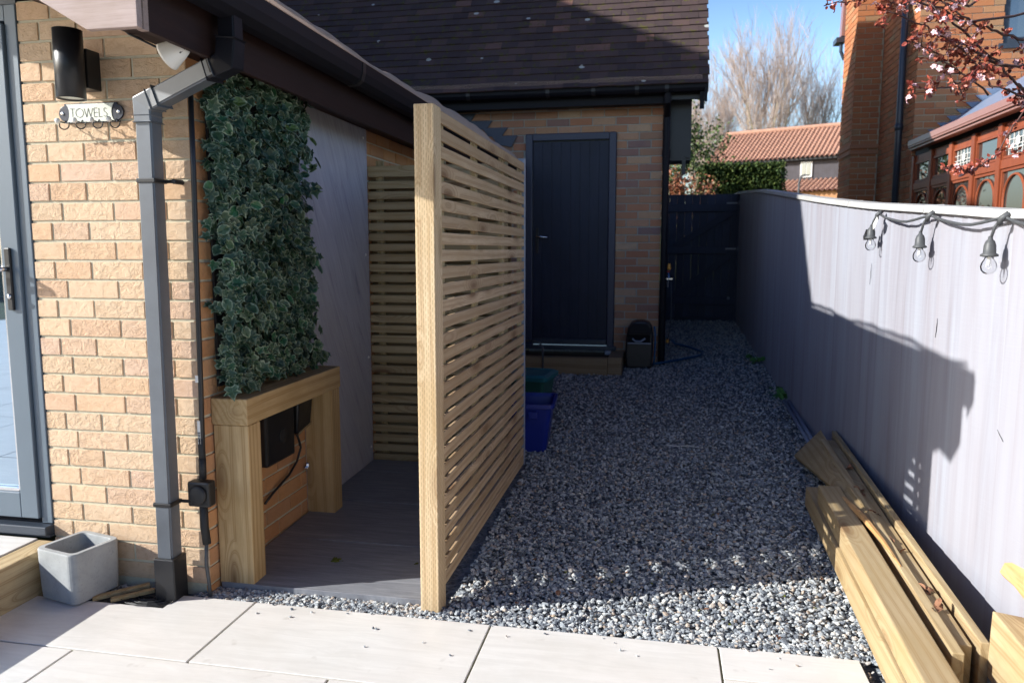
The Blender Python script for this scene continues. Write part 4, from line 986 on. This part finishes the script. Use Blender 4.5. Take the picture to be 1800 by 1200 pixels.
# door
sdoor = thing('navy_side_door', 'navy grooved composite door with chrome lever in the garage wall', 'door', (.83, 4.95, .37))
_fr = m_plain('navy_frame', (.024, .030, .062), .4, .5, .1, 4, .02)
b = MB(); b.box(.385, .455, 4.945, 5.03, .37, 2.47); b.box(1.205, 1.275, 4.945, 5.03, .37, 2.47); b.box(.455, 1.205, 4.945, 5.03, 2.40, 2.47); b.build('frame', _fr, sdoor, bevel=.008)
b = MB()
for i in range(8):
    a = .458+i*.0932; b.box(a+.0018, a+.0932-.0018, 4.966, 5.0, .455, 2.392, .4)
b.box(.457, 1.203, 4.970, 4.998, .453, 2.395, .4); b.build('leaf', M['door'], sdoor, bevel=.0015)
b = MB(); b.box(.458, 1.202, 4.955, 4.985, .398, .452); b.build('weather_bar', M['frame'], sdoor, bevel=.006)
b = MB(); b.box(.375, 1.30, 4.90, 5.02, .352, .392); b.build('sill', M['frame'], sdoor, bevel=.004)
pb = MB(); pb.box(.492, .516, 4.952, 4.966, 1.31, 1.56); ph = pb.build('handle_plate', M['black'], sdoor, bevel=.003)
b = MB(); b.tube([(.504, 4.95, 1.475), (.504, 4.91, 1.475), (.52, 4.905, 1.475), (.615, 4.905, 1.462)], .009, 10); b.build('lever', M['silver'], ph, smooth=True)
# step
st = thing('door_step', 'weathered sleeper step filled with soil in front of the navy door', 'step', (.6, 4.6, .2))
b = MB(); b.box(-.3, 1.255, 4.385, 4.485, .15, .345); b.build('front_sleeper', M['sleeper_x'], st, bevel=.004)
b = MB(); b.box(1.257, 1.385, 4.42, 4.965, .15, .348); b.build('end_sleeper', M['sleeper_x'], st, bevel=.004)
b = MB(); b.box(-.3, 1.256, 4.486, 4.96, .15, .325); b.build('soil_fill', M['soil'], st)
b = MB(); b.box(1.20, 1.26, 4.80, 4.86, .325, .36); tag(b.build('grey_offcut', M['conduit'], None, bevel=.004), 'small grey scrap on the door step corner', 'offcut')
# hose reel box
hr = thing('hose_reel_box', 'black hose reel box with rounded top beside the garage door', 'hose reel', (1.54, 4.75, .21))
b = MB(); W0, W1 = 1.405, 1.665
sil = [(W0+.008, .215), (W0-.004, .36), (W0+.006, .52), (W0+.02, .60), (W0+.05, .648), (W0+.10, .668), (W1-.09, .668), (W1-.04, .648), (W1-.012, .60), (W1-.002, .52), (W1-.0, .36), (W1-.012, .215)]
b.prism(sil, 'y', 4.70, 4.93, .5); b.build('casing', M['black'], hr, bevel=.02, seg=3)
b = MB(); b.prism([(W0+.02, .545), (W0+.035, .60), (W0+.07, .646), (W1-.06, .646), (W1-.025, .60), (W1-.015, .545)], 'y', 4.685, 4.70, .5); b.build('hood', M['upvc'], hr, bevel=.008)
b = MB(); b.box(W0+.022, W1-.03, 4.692, 4.699, .46, .54, .5); b.build('slot', m_plain('slot_dark', (.004, .004, .005), .8, .2, .1, 5, 0), hr)
b = MB(); b.tube([(1.47, 4.69, .50), (1.50, 4.68, .478), (1.55, 4.68, .478), (1.59, 4.69, .505)], .008, 8); b.box(W0+.02, W1-.02, 4.684, 4.692, .452, .463); b.build('hose_loop', M['conduit'], hr)
b = MB(); b.tube([(1.672, 4.73, .62), (1.682, 4.72, .56), (1.684, 4.72, .45), (1.680, 4.72, .32), (1.672, 4.73, .25)], .009, 8); b.build('side_hose', M['hose'], hr, smooth=True)
hs = thing('garden_hose', 'blue hose looping on the gravel from the reel box to the tap', 'hose', (1.9, 5, .25))
b = MB(); P_ = [(1.66, 4.80, .245), (1.80, 4.95, .25), (2.0, 5.15, .262), (2.14, 5.33, .27), (2.17, 5.55, .28), (2.05, 5.80, .295), (1.90, 5.95, .31), (1.85, 5.9, .36)]
b.tube(P_, .0125, 8); b.build('tube', M['hose'], hs, smooth=True)
b = MB(); b.tube([(1.85, 5.9, .36), (1.82, 5.5, .40), (1.80, 5.05, .44)], .008, 8); b.tube([(1.80, 5.0, .46), (1.83, 5.0, .60), (1.83, 5.0, .85), (1.82, 5.0, 1.05)], .0045, 6); b.build('riser', M['cable'], hs, smooth=True)
b = MB(); b.lathe((1.80, 5.02, .43), [(.011, 0), (.016, .012), (.014, .035), (.008, .04)], 10); b.lathe((1.80, 4.96, 1.15), [(.012, 0), (.018, .012), (.014, .05), (.008, .06)], 10); b.build('connector', M['yellow'], hs)
tp = thing('garden_tap', 'small outdoor tap on the corner beside the gate', 'tap', (1.79, 4.97, 1.05))
b = MB(); b.tube([(1.79, 5.02, 1.11), (1.79, 4.96, 1.11), (1.80, 4.94, 1.07)], .012, 8); b.box(1.775, 1.835, 4.95, 4.97, 1.055, 1.07); b.tube([(1.79, 4.97, 1.05), (1.79, 4.97, .98)], .01, 8); b.build('spout', M['silver'], tp)
b = MB(); b.lathe((1.79, 4.97, 1.125), [(.018, 0), (.018, .012), (.001, .014)], 8); b.build('handle', m_plain('red_tap', (.4, .03, .02), .4, .5, .1, 5, 0), tp)
# dark conduit curve by the door
b = MB(); b.tube([(.50, 4.37, .50), (.62, 4.36, .49), (.655, 4.36, .44), (.66, 4.35, .19)], .010, 8); tag(b.build('bent_pipe', M['cable'], smooth=True), 'thin bent dark pipe standing before the door step', 'pipe')

# crates
bc = thing('blue_crate', 'open blue plastic recycling crate behind the slatted screen', 'crate', (.85, 2.15, .08))
b = MB(); C_ = (.835, 2.17, .075)
def rr2(hx, hy): return rrect(hx, hy, .03, 4)
loft(b, [(rr2(.190, .155), 0), (rr2(.225, .19), .285), (rr2(.243, .208), .287), (rr2(.243, .208), .312), (rr2(.228, .193), .312), (rr2(.220, .185), .29), (rr2(.186, .150), .008)], C_, R(4), .5)
b.build('tub', M['blue'], bc)
b = MB(); b.box(.935, .99, 1.955, 1.975, .30, .345); b.build('handle_grip', M['blue'], bc, bevel=.004)
gb = thing('green_crate', 'dark green crate with a teal lid behind the blue crate', 'crate', (.75, 3.0, .13))
b = MB(); C2 = (.72, 3.0, .115)
loft(b, [(rr2(.17, .15), 0), (rr2(.20, .18), .27)], C2, R(-6), .5); b.build('tub', M['green_p'], gb)
b = MB(); loft(b, [(rr2(.225, .20), .271), (rr2(.228, .203), .30), (rr2(.20, .175), .315), (rr2(.19, .165), .308)], C2, R(-6), .5); b.build('lid', M['teal'], gb)

# ================================================================== NEIGHBOUR HOUSE ON THE RIGHT
nh = thing('neighbour_house', 'red brick house with chimney beyond the fence', 'house', (6, 8, 0))
brick_wall('front_wall', M['brick_red'], None, (4.63, 7.41, 0), (1, 0, 0), (0, -1, 0), 3.2, .75, 66, [(.90, 2.1, 3.70, 5.1)], nh, True)
brick_wall('side_wall', M['brick_red'], None, (4.63, 7.41, 0), (0, 1, 0), (-1, 0, 0), 1.50, .75, 66, [], nh, False)
brick_wall('chimney_front', M['brick_red'], None, (4.28, 8.92, 0), (1, 0, 0), (0, -1, 0), .34, .75, 80, [], nh, True)
brick_wall('chimney_side', M['brick_red'], None, (4.28, 8.92, 0), (0, 1, 0), (-1, 0, 0), .72, .75, 80, [], nh, False)
b = MB(); b.box(4.638, 5.52, 7.418, 7.6, 0, 5.7, .5); b.box(6.74, 7.8, 7.418, 7.6, 0, 5.7, .5); b.box(5.52, 6.74, 7.418, 7.6, 0, 3.69, .5); b.box(5.52, 6.74, 7.418, 7.6, 5.11, 5.7, .5); b.box(4.638, 4.9, 7.6, 9.6, 0, 5.7, .5); b.box(4.288, 4.63, 8.928, 9.64, 0, 6.75, .5); b.build('mortar_joint', M['mortar'], nh)
b = MB()
for z in (2.66, 2.74): b.box(4.262, 4.66, 8.90, 9.66, z, z+.055, .8)
b.build('chimney_band', M['brick_mix'], nh, bevel=.004)
b = MB(); b.prism([(4.4, 5.75), (4.4, 5.9), (6.2, 7.8), (8.2, 5.9), (8.2, 5.75)], 'y', 7.25, 9.7); b.build('roof', M['pantile'], nh)
b = MB(); b.tube([(4.555, 7.72, 5.6), (4.555, 7.72, 2.84), (4.555, 7.72, .9)], .04, 10); b.tube([(4.555, 7.72, 2.88), (4.555, 7.72, 2.80)], .047, 10); b.build('downpipe', M['frame'], nh, smooth=True)
b = MB(); b.box(4.17, 4.30, 9.66, 9.9, 4.36, 4.43); b.tube([(4.25, 9.72, 4.36), (4.25, 9.72, 4.24), (4.30, 9.72, 4.12)], .025, 8); b.build('rear_gutter', M['frame'], nh)
b = MB(); b.prism([(4.235, 4.45), (4.30, 4.45), (4.30, 6.0), (4.275, 6.0)], 'y', 9.66, 9.8); b.build('rear_bargeboard', M['gutter_br'], nh)
wn = MB(); wn.box(5.53, 5.59, 7.43, 7.50, 3.70, 5.10); wn.box(6.67, 6.73, 7.43, 7.50, 3.70, 5.10); wn.box(5.59, 6.67, 7.43, 7.50, 3.70, 3.77); wn.box(5.59, 6.67, 7.43, 7.50, 5.04, 5.10); wn.box(6.10, 6.15, 7.44, 7.49, 3.77, 5.04); wo_ = wn.build('window', M['frame'], nh, bevel=.004)
b = MB(); b.box(5.59, 6.67, 7.47, 7.48, 3.77, 5.04); b.build('pane', M['glass_far'], wo_)
b = MB(); b.box(5.48, 6.78, 7.38, 7.47, 3.64, 3.697); b.build('sill', M['frame'], wo_)

cv = thing('conservatory', 'mahogany framed conservatory with arched panes against the red brick house', 'conservatory', (5, 6, 0))
XC = 4.62; post_y = [7.30, 6.70, 6.10, 5.52, 4.93, 4.34, 3.75, 3.1]
b = MB(); b.box(XC+.02, XC+.06, 3.1, 7.36, 2.36, 2.44); b.box(XC, XC+.06, 3.1, 7.36, 2.04, 2.12); b.box(XC, XC+.06, 3.1, 7.36, .9, 1.3); b.build('rail', M['mahog'], cv, bevel=.004)
for y in post_y:
    b = MB(); b.box(XC-.01, XC+.065, y-.04, y+.04, .8, 2.44); b.build('post', M['mahog'], cv, bevel=.005)
for a, c in zip(post_y[1:], post_y[:-1]):
    ya, yb = a+.045, c-.045
    b = MB()
    for z0_, z1_ in ((2.125, 2.358), (1.31, 2.035)):
        b.box(XC+.008, XC+.045, ya, ya+.022, z0_, z1_); b.box(XC+.008, XC+.045, yb-.022, yb, z0_, z1_); b.box(XC+.008, XC+.045, ya+.022, yb-.022, z1_-.022, z1_); b.box(XC+.008, XC+.045, ya+.022, yb-.022, z0_, z0_+.022)
    cyy = (ya+yb)/2; rr_ = (yb-ya)/2-.05
    arc = [(XC+.02, cyy+rr_*math.cos(R(a_)), 1.78+rr_*math.sin(R(a_))) for a_ in range(0, 181, 15)]
    b.tube([(XC+.02, cyy+rr_, 1.33)]+arc+[(XC+.02, cyy-rr_, 1.33)], .011, 6)
    wf_ = b.build('window', M['mahog'], cv)
    b = MB(); b.box(XC+.028, XC+.034, ya+.02, yb-.02, 1.33, 2.015); b.box(XC+.028, XC+.034, ya+.02, yb-.02, 2.145, 2.34); b.build('pane', M['glass_far'], wf_)
    if abs(c-6.10) < .01 or abs(c-4.93) < .01:
        b = MB()
        for k in range(1, 6): yy_ = ya+(yb-ya)*k/6; b.box(XC+.022, XC+.027, yy_-.003, yy_+.003, 2.147, 2.336)
        for z_ in (2.20, 2.23, 2.28): b.box(XC+.0215, XC+.0265, ya+.022, yb-.022, z_-.003, z_+.003)
        b.lathe((XC+.02, cyy, 2.255), [(.045, 0), (.03, .004), (.001, .005)], 8, M=Matrix.Rotation(R(-90), 3, 'Y')); b.build('leaded_light', M['white'], wf_)
b = MB(); b.box(XC-.14, XC-.02, 3.0, 7.05, 2.495, 2.515); b.box(XC-.145, XC-.13, 3.0, 7.05, 2.515, 2.58); b.box(XC-.12, XC-.03, 3.0, 7.05, 2.47, 2.495); b.box(XC-.03, XC-.02, 3.0, 7.05, 2.515, 2.59); b.build('gutter', M['gutter_br'], cv, bevel=.006)
b = MB(); b.prism([(XC-.03, 2.57), (XC+1.6, 3.62), (XC+1.6, 3.57), (XC-.03, 2.52)], 'y', 3.0, 7.37); b.build('roof', M['lead'], cv)
b = MB(); b.box(XC+.04, XC+.2, 3.1, 7.38, 2.45, 2.50); b.box(XC+.25, XC+.3, 3.1, 7.38, .8, 2.6); b.build('shade_backing', M['black_matt'], cv)  # black sheets stand in for shade under the gutter and indoors
b = MB()
for i in range(9):
    z = 2.53+.075*i; x = 4.66+.098*i
    b.prism([(x-.075, z+.075), (x+.40, z+.075), (x+.40, z-.002), (x+.01, z-.002)], 'y', 7.392-.0006*i, 7.404)
b.build('stepped_flashing', M['lead'], cv)

# ================================================================== BARN, HEDGE, BUSHES, TREES
ba = thing('red_roofed_barn', 'distant long barn with orange pantile roof and black boarded wall', 'barn', (9, 42, 2))
def pantile_roof(b, x0, x1, ya, za, yb, zb_, tilt, pitch_=.24, nseg=6):
    n_ = int((x1-x0)/pitch_*8); vs = []; sl_ = tilt
    rows_ = 14
    for j in range(rows_*2):
        r_ = j//2; t_ = (r_+(j % 2)*.98)/rows_; st_ = .03*(1-(j % 2))
        for i in range(n_+1):
            x = x0+(x1-x0)*i/n_; ph = ((x-x0)/pitch_) % 1
            h_ = .055*math.sin(ph*2*math.pi)
            vs.append((x, ya+(yb-ya)*t_, za+(zb_-za)*t_+h_+st_+sl_*(x-x0)))
    fs = [(j*(n_+1)+i, j*(n_+1)+i+1, (j+1)*(n_+1)+i+1, (j+1)*(n_+1)+i) for j in range(rows_*2-1) for i in range(n_)]
    b.add(vs, fs, .5)
b = MB(); pantile_roof(b, 4.2, 20, 40.6, 6.22, 44.0, 8.20, 0); b.build('roof', M['pantile'], ba)
b = MB(); b.tube([(4.2, 44, 8.25), (20, 44, 8.25)], .13, 8); b.build('ridge_tiles', M['pantile'], ba)
b = MB(); b.box(4.5, 19.8, 41.1, 46, 1.5, 6.35); b.build('wall', M['barn_wall'], ba)
b = MB(); b.box(4.3, 20, 40.75, 41.09, 6.1, 6.24); b.build('eaves', M['black_matt'], ba)
b = MB(); pantile_roof(b, 8.0, 20, 38.6, 4.30, 41.05, 5.1, 0); b.build('lean_to_roof', M['pantile'], ba)
b = MB(); b.box(8.0, 20, 38.9, 41.0, 1.5, 4.35); b.build('lean_to_wall', M['brick_red'], ba)
ba.rotation_euler = (0, 0, R(-24))
b = MB(); b.box(9.35, 9.95, 41.02, 41.09, 5.22, 6.02); wb = b.build('window', M['white'], ba)
b = MB(); b.box(9.42, 9.63, 41.0, 41.01, 5.30, 5.95); b.box(9.67, 9.88, 41.0, 41.01, 5.30, 5.95); b.build('pane', M['glass_far'], wb)
b = MB(); b.lathe((8.22, 41.0, 5.98), [(.17, 0), (.15, .05), (.001, .06)], 14, M=Matrix.Rotation(R(90), 3, 'X')); b.build('extractor_vent', m_plain('tan_vent', (.55, .40, .26), .6), ba)
lp = thing('lamp_column', 'thin grey column before the barn beyond the fence', 'column', (6.0, 24, 1))
b = MB(); b.tube([(6.06, 24, 1.0), (6.10, 24, 3.55), (6.16, 24, 3.75), (6.28, 24, 3.78)], .035, 8); b.build('pole', M['cable'], lp)
b = MB(); b.obox((6.32, 24, 3.77), (.16, .08, .04), (0, 0, 0)); b.build('head', M['cable'], lp)

def leafcloud(name, fn, n_, size, mat, parent=None, curl=.3):
    pos = fn(n_); nr = rng.normal(size=(n_, 3)); return leaves(name, oval_shape(), pos, nr, rng.uniform(.7, 1.3, n_)*size, mat, parent, curl=curl)
hg = thing('clipped_hedge', 'clipped boxy dark green yew hedge beyond the gate', 'hedge', (3.5, 16, 1))
b = MB(); b.box(2.66, 4.36, 15.85, 17.3, 1.0, 3.24); b.build('branches', m_plain('hedge_core', (.012, .018, .006), .95, .1, .5, 10, .5), hg)
def hedge_pts(n_):
    f_ = rng.random(n_); x = rng.uniform(2.58, 4.42, n_); y = rng.uniform(15.78, 17.4, n_); z = rng.uniform(1., 3.30, n_); d = abs(rng.normal(0, .035, n_))
    m1 = f_ < .5; m2 = (f_ >= .5) & (f_ < .75); m3 = (f_ >= .75) & (f_ < .88); m4 = f_ >= .88
    y[m1] = 15.82-d[m1]; z[m2] = 3.26+d[m2]; x[m3] = 2.60-d[m3]; x[m4] = 4.40+d[m4]
    return np.stack([x, y, z+.015*np.sin(x*9)], 1)
leafcloud('foliage', hedge_pts, 14000, .055, M['yew'], hg)
def blob(c, s_):
    def fn(n_):
        k = 26; cs = np.array(c)+rng.normal(0, .55, (k, 3))*np.array(s_); i = rng.integers(0, k, n_); return cs[i]+rng.normal(0, .24, (n_, 3))*np.array(s_)
    return fn
def shrub(name, c, s_, n_, lsz, mat, label, grp):
    t = thing(name, label, 'shrub', (c[0], c[1], g(c[1])), grp)
    b = MB()
    for k in range(14):
        e = Vector(c)+Vector([random.gauss(0, .6)*s_[i] for i in range(3)]); m_ = Vector((c[0], c[1], g(c[1])+.2)).lerp(e, .5)+Vector((random.uniform(-.1, .1), 0, .2)); b.tube([(c[0]+random.uniform(-.1, .1), c[1], g(c[1])), m_, e], [.03, .018, .006], 5)
    b.build('stems', M['bark'], t); leafcloud('foliage', blob(c, s_), n_, lsz, mat, t)
GS = 'shrubs beyond the gate'
shrub('green_shrub', (2.2, 17.5, 3.7), (.75, .7, 1.0), 2600, .07, M['bush'], 'loose yellow green shrub left of the clipped hedge', GS)
shrub('red_shrub', (2.15, 13.6, 2.35), (.5, .4, .45), 2200, .055, M['redleaf'], 'low shrub with red new leaves just beyond the gate', GS)
shrub('green_shrub', (1.9, 15.2, 2.9), (.4, .4, .6), 1600, .06, M['bush'], 'dark leafy shrub tucked behind the garage corner', GS)

def branch(b, p, d, L, r_, lvl, fan=.5, up=.25, ns=4, minr=.012):
    pts = [p]; rads = [r_]; dd = d.copy(); ss = 4
    for k in range(ss):
        dd = (dd+Vector((random.gauss(0, .10), random.gauss(0, .10), random.gauss(0, .06)+up*.12))).normalized(); p = p+dd*L/ss; pts.append(p); rads.append(max(minr*.6, r_*(1-.55*(k+1)/ss)))
    b.tube(pts, rads, ns, cap=False)
    if lvl <= 0: return
    nb = random.choice((3, 4)) if lvl > 1 else random.choice((4, 5, 6))
    for k in range(nb):
        t_ = random.uniform(.3, 1.); i = min(ss-1, int(t_*ss)); q = pts[i].lerp(pts[i+1], t_*ss-i)
        a = Vector((random.gauss(0, 1), random.gauss(0, 1), random.gauss(0, .4))).normalized()
        nd = (dd+a*fan+Vector((0, 0, up))).normalized(); branch(b, q, nd, L*random.uniform(.5, .72), max(minr, rads[i]*.55), lvl-1, fan, up, 3, minr)
GT = 'bare trees beyond the barn'
def bare_tree(x, y, H, label, seed, stems=7, spread=.35):
    random.seed(seed); z0 = g(y)-.1; t = thing('bare_tree', label, 'tree', (x, y, z0), GT)
    b = MB(); b.tube([(x, y, z0), (x, y, z0+H*.14)], [H*.022, H*.018], 8)
    for k in range(stems):
        a = 2*math.pi*k/stems+random.uniform(-.3, .3); d = Vector((math.cos(a)*spread, math.sin(a)*spread, 1)).normalized()
        p0 = Vector((x, y, z0+H*.12)); L = H*.55*random.uniform(.8, 1.08); pts = [p0]; dd = d.copy(); q = p0
        for i in range(6): dd = (dd+Vector((random.gauss(0, .05), random.gauss(0, .05), .10))).normalized(); q = q+dd*L/6; pts.append(q)
        b.tube(pts, [H*.0085*(1-.13*i) for i in range(7)], 5)
        if k == 0: tb = b
        for i in range(2, 7): pass
        cr.append((pts, dd, H)) if False else None
        CR = MBs[-1] if False else None
        crownpts.append((pts, H))
    b.build('trunk', M['bark'], t)
    c = MB()
    for pts, H_ in crownpts:
        for i in range(1, 7):
            for m_ in range(4 if i < 4 else 5):
                a = Vector((random.gauss(0, 1), random.gauss(0, 1), random.gauss(0, .3))).normalized(); d0 = (pts[min(i+1, 6)]-pts[i-1]).normalized()
                branch(c, pts[i], (d0+a*.42).normalized(), H_*random.uniform(.13, .24), H_*.0018, 2, .42, .30, 3, H_*.0006)
    crownpts.clear()
    c.build('crown', M['twig_far'], t)
crownpts = []; cr = None; MBs = None
bare_tree(9.6, 62, 16.6, 'tallest bare many stemmed tree in the gap between the roofs', 11, 9, .34)
bare_tree(5.4, 66, 14.2, 'bare tree behind the left end of the barn roof', 21, 7, .30)
bare_tree(14.6, 68, 14.8, 'bare tree partly hidden by the neighbour chimney', 31, 6, .26)
bare_tree(4.2, 48, 9.0, 'low mossy bare tree close to the garage roof edge', 41, 7, .5)

# blossom branches
random.seed(12)
bl = thing('blossom_tree', 'plum tree with pink blossom and dark red young leaves over the fence', 'tree', (5.2, 1.2, 0))
b = MB(); b.tube([(5.2, 1.2, -.05), (5.15, 1.25, 1.0), (5.05, 1.3, 1.9)], [.09, .07, .05], 10); b.build('trunk', M['plumtwig'], bl, smooth=True)
b = MB(); tips = []
def bline(P, r0, r1, m=0):
    Q = []; P = [Vector(p) for p in P]
    for i in range(len(P)-1):
        for k in range(5): Q.append(P[i].lerp(P[i+1], k/5)+Vector((random.gauss(0, .006), random.gauss(0, .006), random.gauss(0, .006))))
    Q.append(P[-1]); n_ = len(Q); b.tube(Q, [r0+(r1-r0)*i/(n_-1) for i in range(n_)], 6); return Q
def twigs(Q, n_, L, dirb=(0, 0, 0)):
    for k in range(n_):
        i = random.randrange(len(Q)//4, len(Q)); p = Q[i]; d = Vector((random.gauss(-.4, .6), random.gauss(0, .6), random.gauss(.1, .6)))+Vector(dirb); d.normalize(); l_ = L*random.uniform(.4, 1)
        e = p+d*l_; b.tube([p, p.lerp(e, .5)+Vector((0, 0, .01)), e], [.0028, .002, .0012], 4); tips.extend([p.lerp(e, t_) for t_ in (.35, .6, .8, 1.)])
# world-space limbs, roughly 3.6 to 4.4 m from the viewer, reaching left from the trunk
def at(u, v, d):   # helper used only while laying the limbs out in metres
    fw = Vector((-math.sin(YAW)*math.cos(PIT), math.cos(YAW)*math.cos(PIT), -math.sin(PIT))); r_ = Vector((math.cos(YAW), math.sin(YAW), 0)); up_ = r_.cross(fw)
    return Vector((1.72, -2.588, 1.334))+(fw+r_*(u-900)/1333.6-up_*(v-600)/1333.6)*d
limbs = [([(1830, 20, 4.2), (1700, 40, 4.0), (1620, 5, 3.9), (1540, -10, 3.8), (1455, 8, 3.7)], .008, .002),
         ([(1880, 190, 4.1), (1820, 172, 4.05), (1770, 128, 4.0), (1700, 60, 4.0), (1640, 10, 3.9), (1600, -40, 3.9)], .008, .004),
         ([(1840, 130, 4.1), (1745, 110, 4.0), (1700, 80, 3.9), (1640, 55, 3.9), (1560, 20, 3.8)], .009, .003),
         ([(1870, 95, 3.9), (1800, 72, 3.8), (1740, 55, 3.8), (1690, 30, 3.7), (1640, -10, 3.7)], .008, .003),
         ([(1850, 120, 3.9), (1770, 112, 3.8), (1730, 118, 3.8), (1690, 145, 3.8), (1640, 160, 3.7), (1600, 150, 3.7)], .007, .002),
         ([(1860, 180, 4.0), (1790, 168, 3.9), (1745, 150, 3.9), (1700, 95, 3.9), (1655, 60, 3.8)], .007, .002),
         ([(1850, 90, 4.3), (1810, 180, 4.2), (1775, 232, 4.1), (1745, 280, 4.1), (1705, 300, 4.0), (1680, 302, 4.0)], .006, .002),
         ([(1740, 165, 3.9), (1690, 130, 3.9), (1640, 90, 3.9), (1605, 75, 3.8)], .005, .003),
         ([(1800, -30, 3.7), (1700, 10, 3.6), (1650, -5, 3.6), (1590, 8, 3.6), (1550, 5, 3.6)], .007, .002)]
LQ = []
for L_, r0, r1 in limbs:
    Q = bline([at(*p) for p in L_], r0, r1); LQ.append(Q)
    tips.extend(Q[len(Q)//3:]); twigs(Q, 9, .13)
# connect limbs to trunk
for L_, r0, r1 in limbs[:7]: b.tube([at(*L_[0]), at(L_[0][0]+260, L_[0][1]+40, L_[0][2]), Vector((5.05, 1.3, 1.9))], [r0, .02, .04], 6)
b.build('branches', M['plumtwig'], bl, smooth=True)
T = np.array([tuple(t_) for t_ in tips]); 
N = 1050; idx = rng.integers(0, len(T), N); pos = T[idx]+rng.normal(0, .009, (N, 3))
leaves('young_leaves', oval_shape(), pos, rng.normal(size=(N, 3)), rng.uniform(.018, .036, N), M['plum'], bl, curl=.5)
NF = 120; fi = rng.integers(0, len(T), NF); P5 = []; N5 = []; U5 = []
for i in fi:
    c = T[i]+rng.normal(0, .012, 3); nn = rng.normal(size=3)+np.array([-.6, -.8, .1]); nn /= np.linalg.norm(nn); a = np.cross(nn, [0, 0, 1.]); a /= np.linalg.norm(a); bb = np.cross(nn, a)
    for k in range(5): t_ = 2*np.pi*k/5; u_ = a*np.cos(t_)+bb*np.sin(t_); P5.append(c); N5.append(nn+u_*.25); U5.append(u_)
leaves('blossom', oval_shape(), np.array(P5), np.array(N5), np.full(len(P5), .0165), M['petal'], bl, np.array(U5), curl=.3)

# ================================================================== TALLER HOUSE WING (out of frame, casts the shade)
hw_ = thing('main_house_wing', 'taller brick wing of the house left of the passage', 'house', (-8, 3, 0))
b = MB(); b.box(-10, -6.2, -1.2, 9, 0, 4.2); b.build('wall', M['brick_buff'], hw_)
b = MB(); b.prism([(-1.45, 4.35), (.95, 7.35), (9.5, 7.35), (9.5, 4.2), (-1.45, 4.2)], 'x', -10, -6); b.build('roof', M['tile'], hw_)
# garden behind the viewer, seen in the glass
hb = thing('garden_hedge', 'green hedge on the far side of the garden behind the viewer', 'hedge', (-6, -16, 0))
b = MB(); b.box(-25, 6, -17, -16, 0, 1.9); b.build('body', M['yew'], hb)
random.seed(5)
def far_tree(x, y, H):
    t = thing('bare_tree', 'bare garden tree behind the viewer reflected in the door glass', 'tree', (x, y, -.1), 'bare garden trees behind the viewer')
    b = MB(); b.tube([(x, y, -.1), (x, y, H*.3)], [.2, .15], 6); b.build('trunk', M['bark'], t)
    c = MB()
    for k in range(7): branch(c, Vector((x, y, H*.28)), Vector((random.gauss(0, .4), random.gauss(0, .4), 1)).normalized(), H*.4, .07, 3, .5, .2, 3, .012)
    c.build('crown', M['bark'], t)
far_tree(-9, -14, 9); far_tree(-13.5, -15, 8)
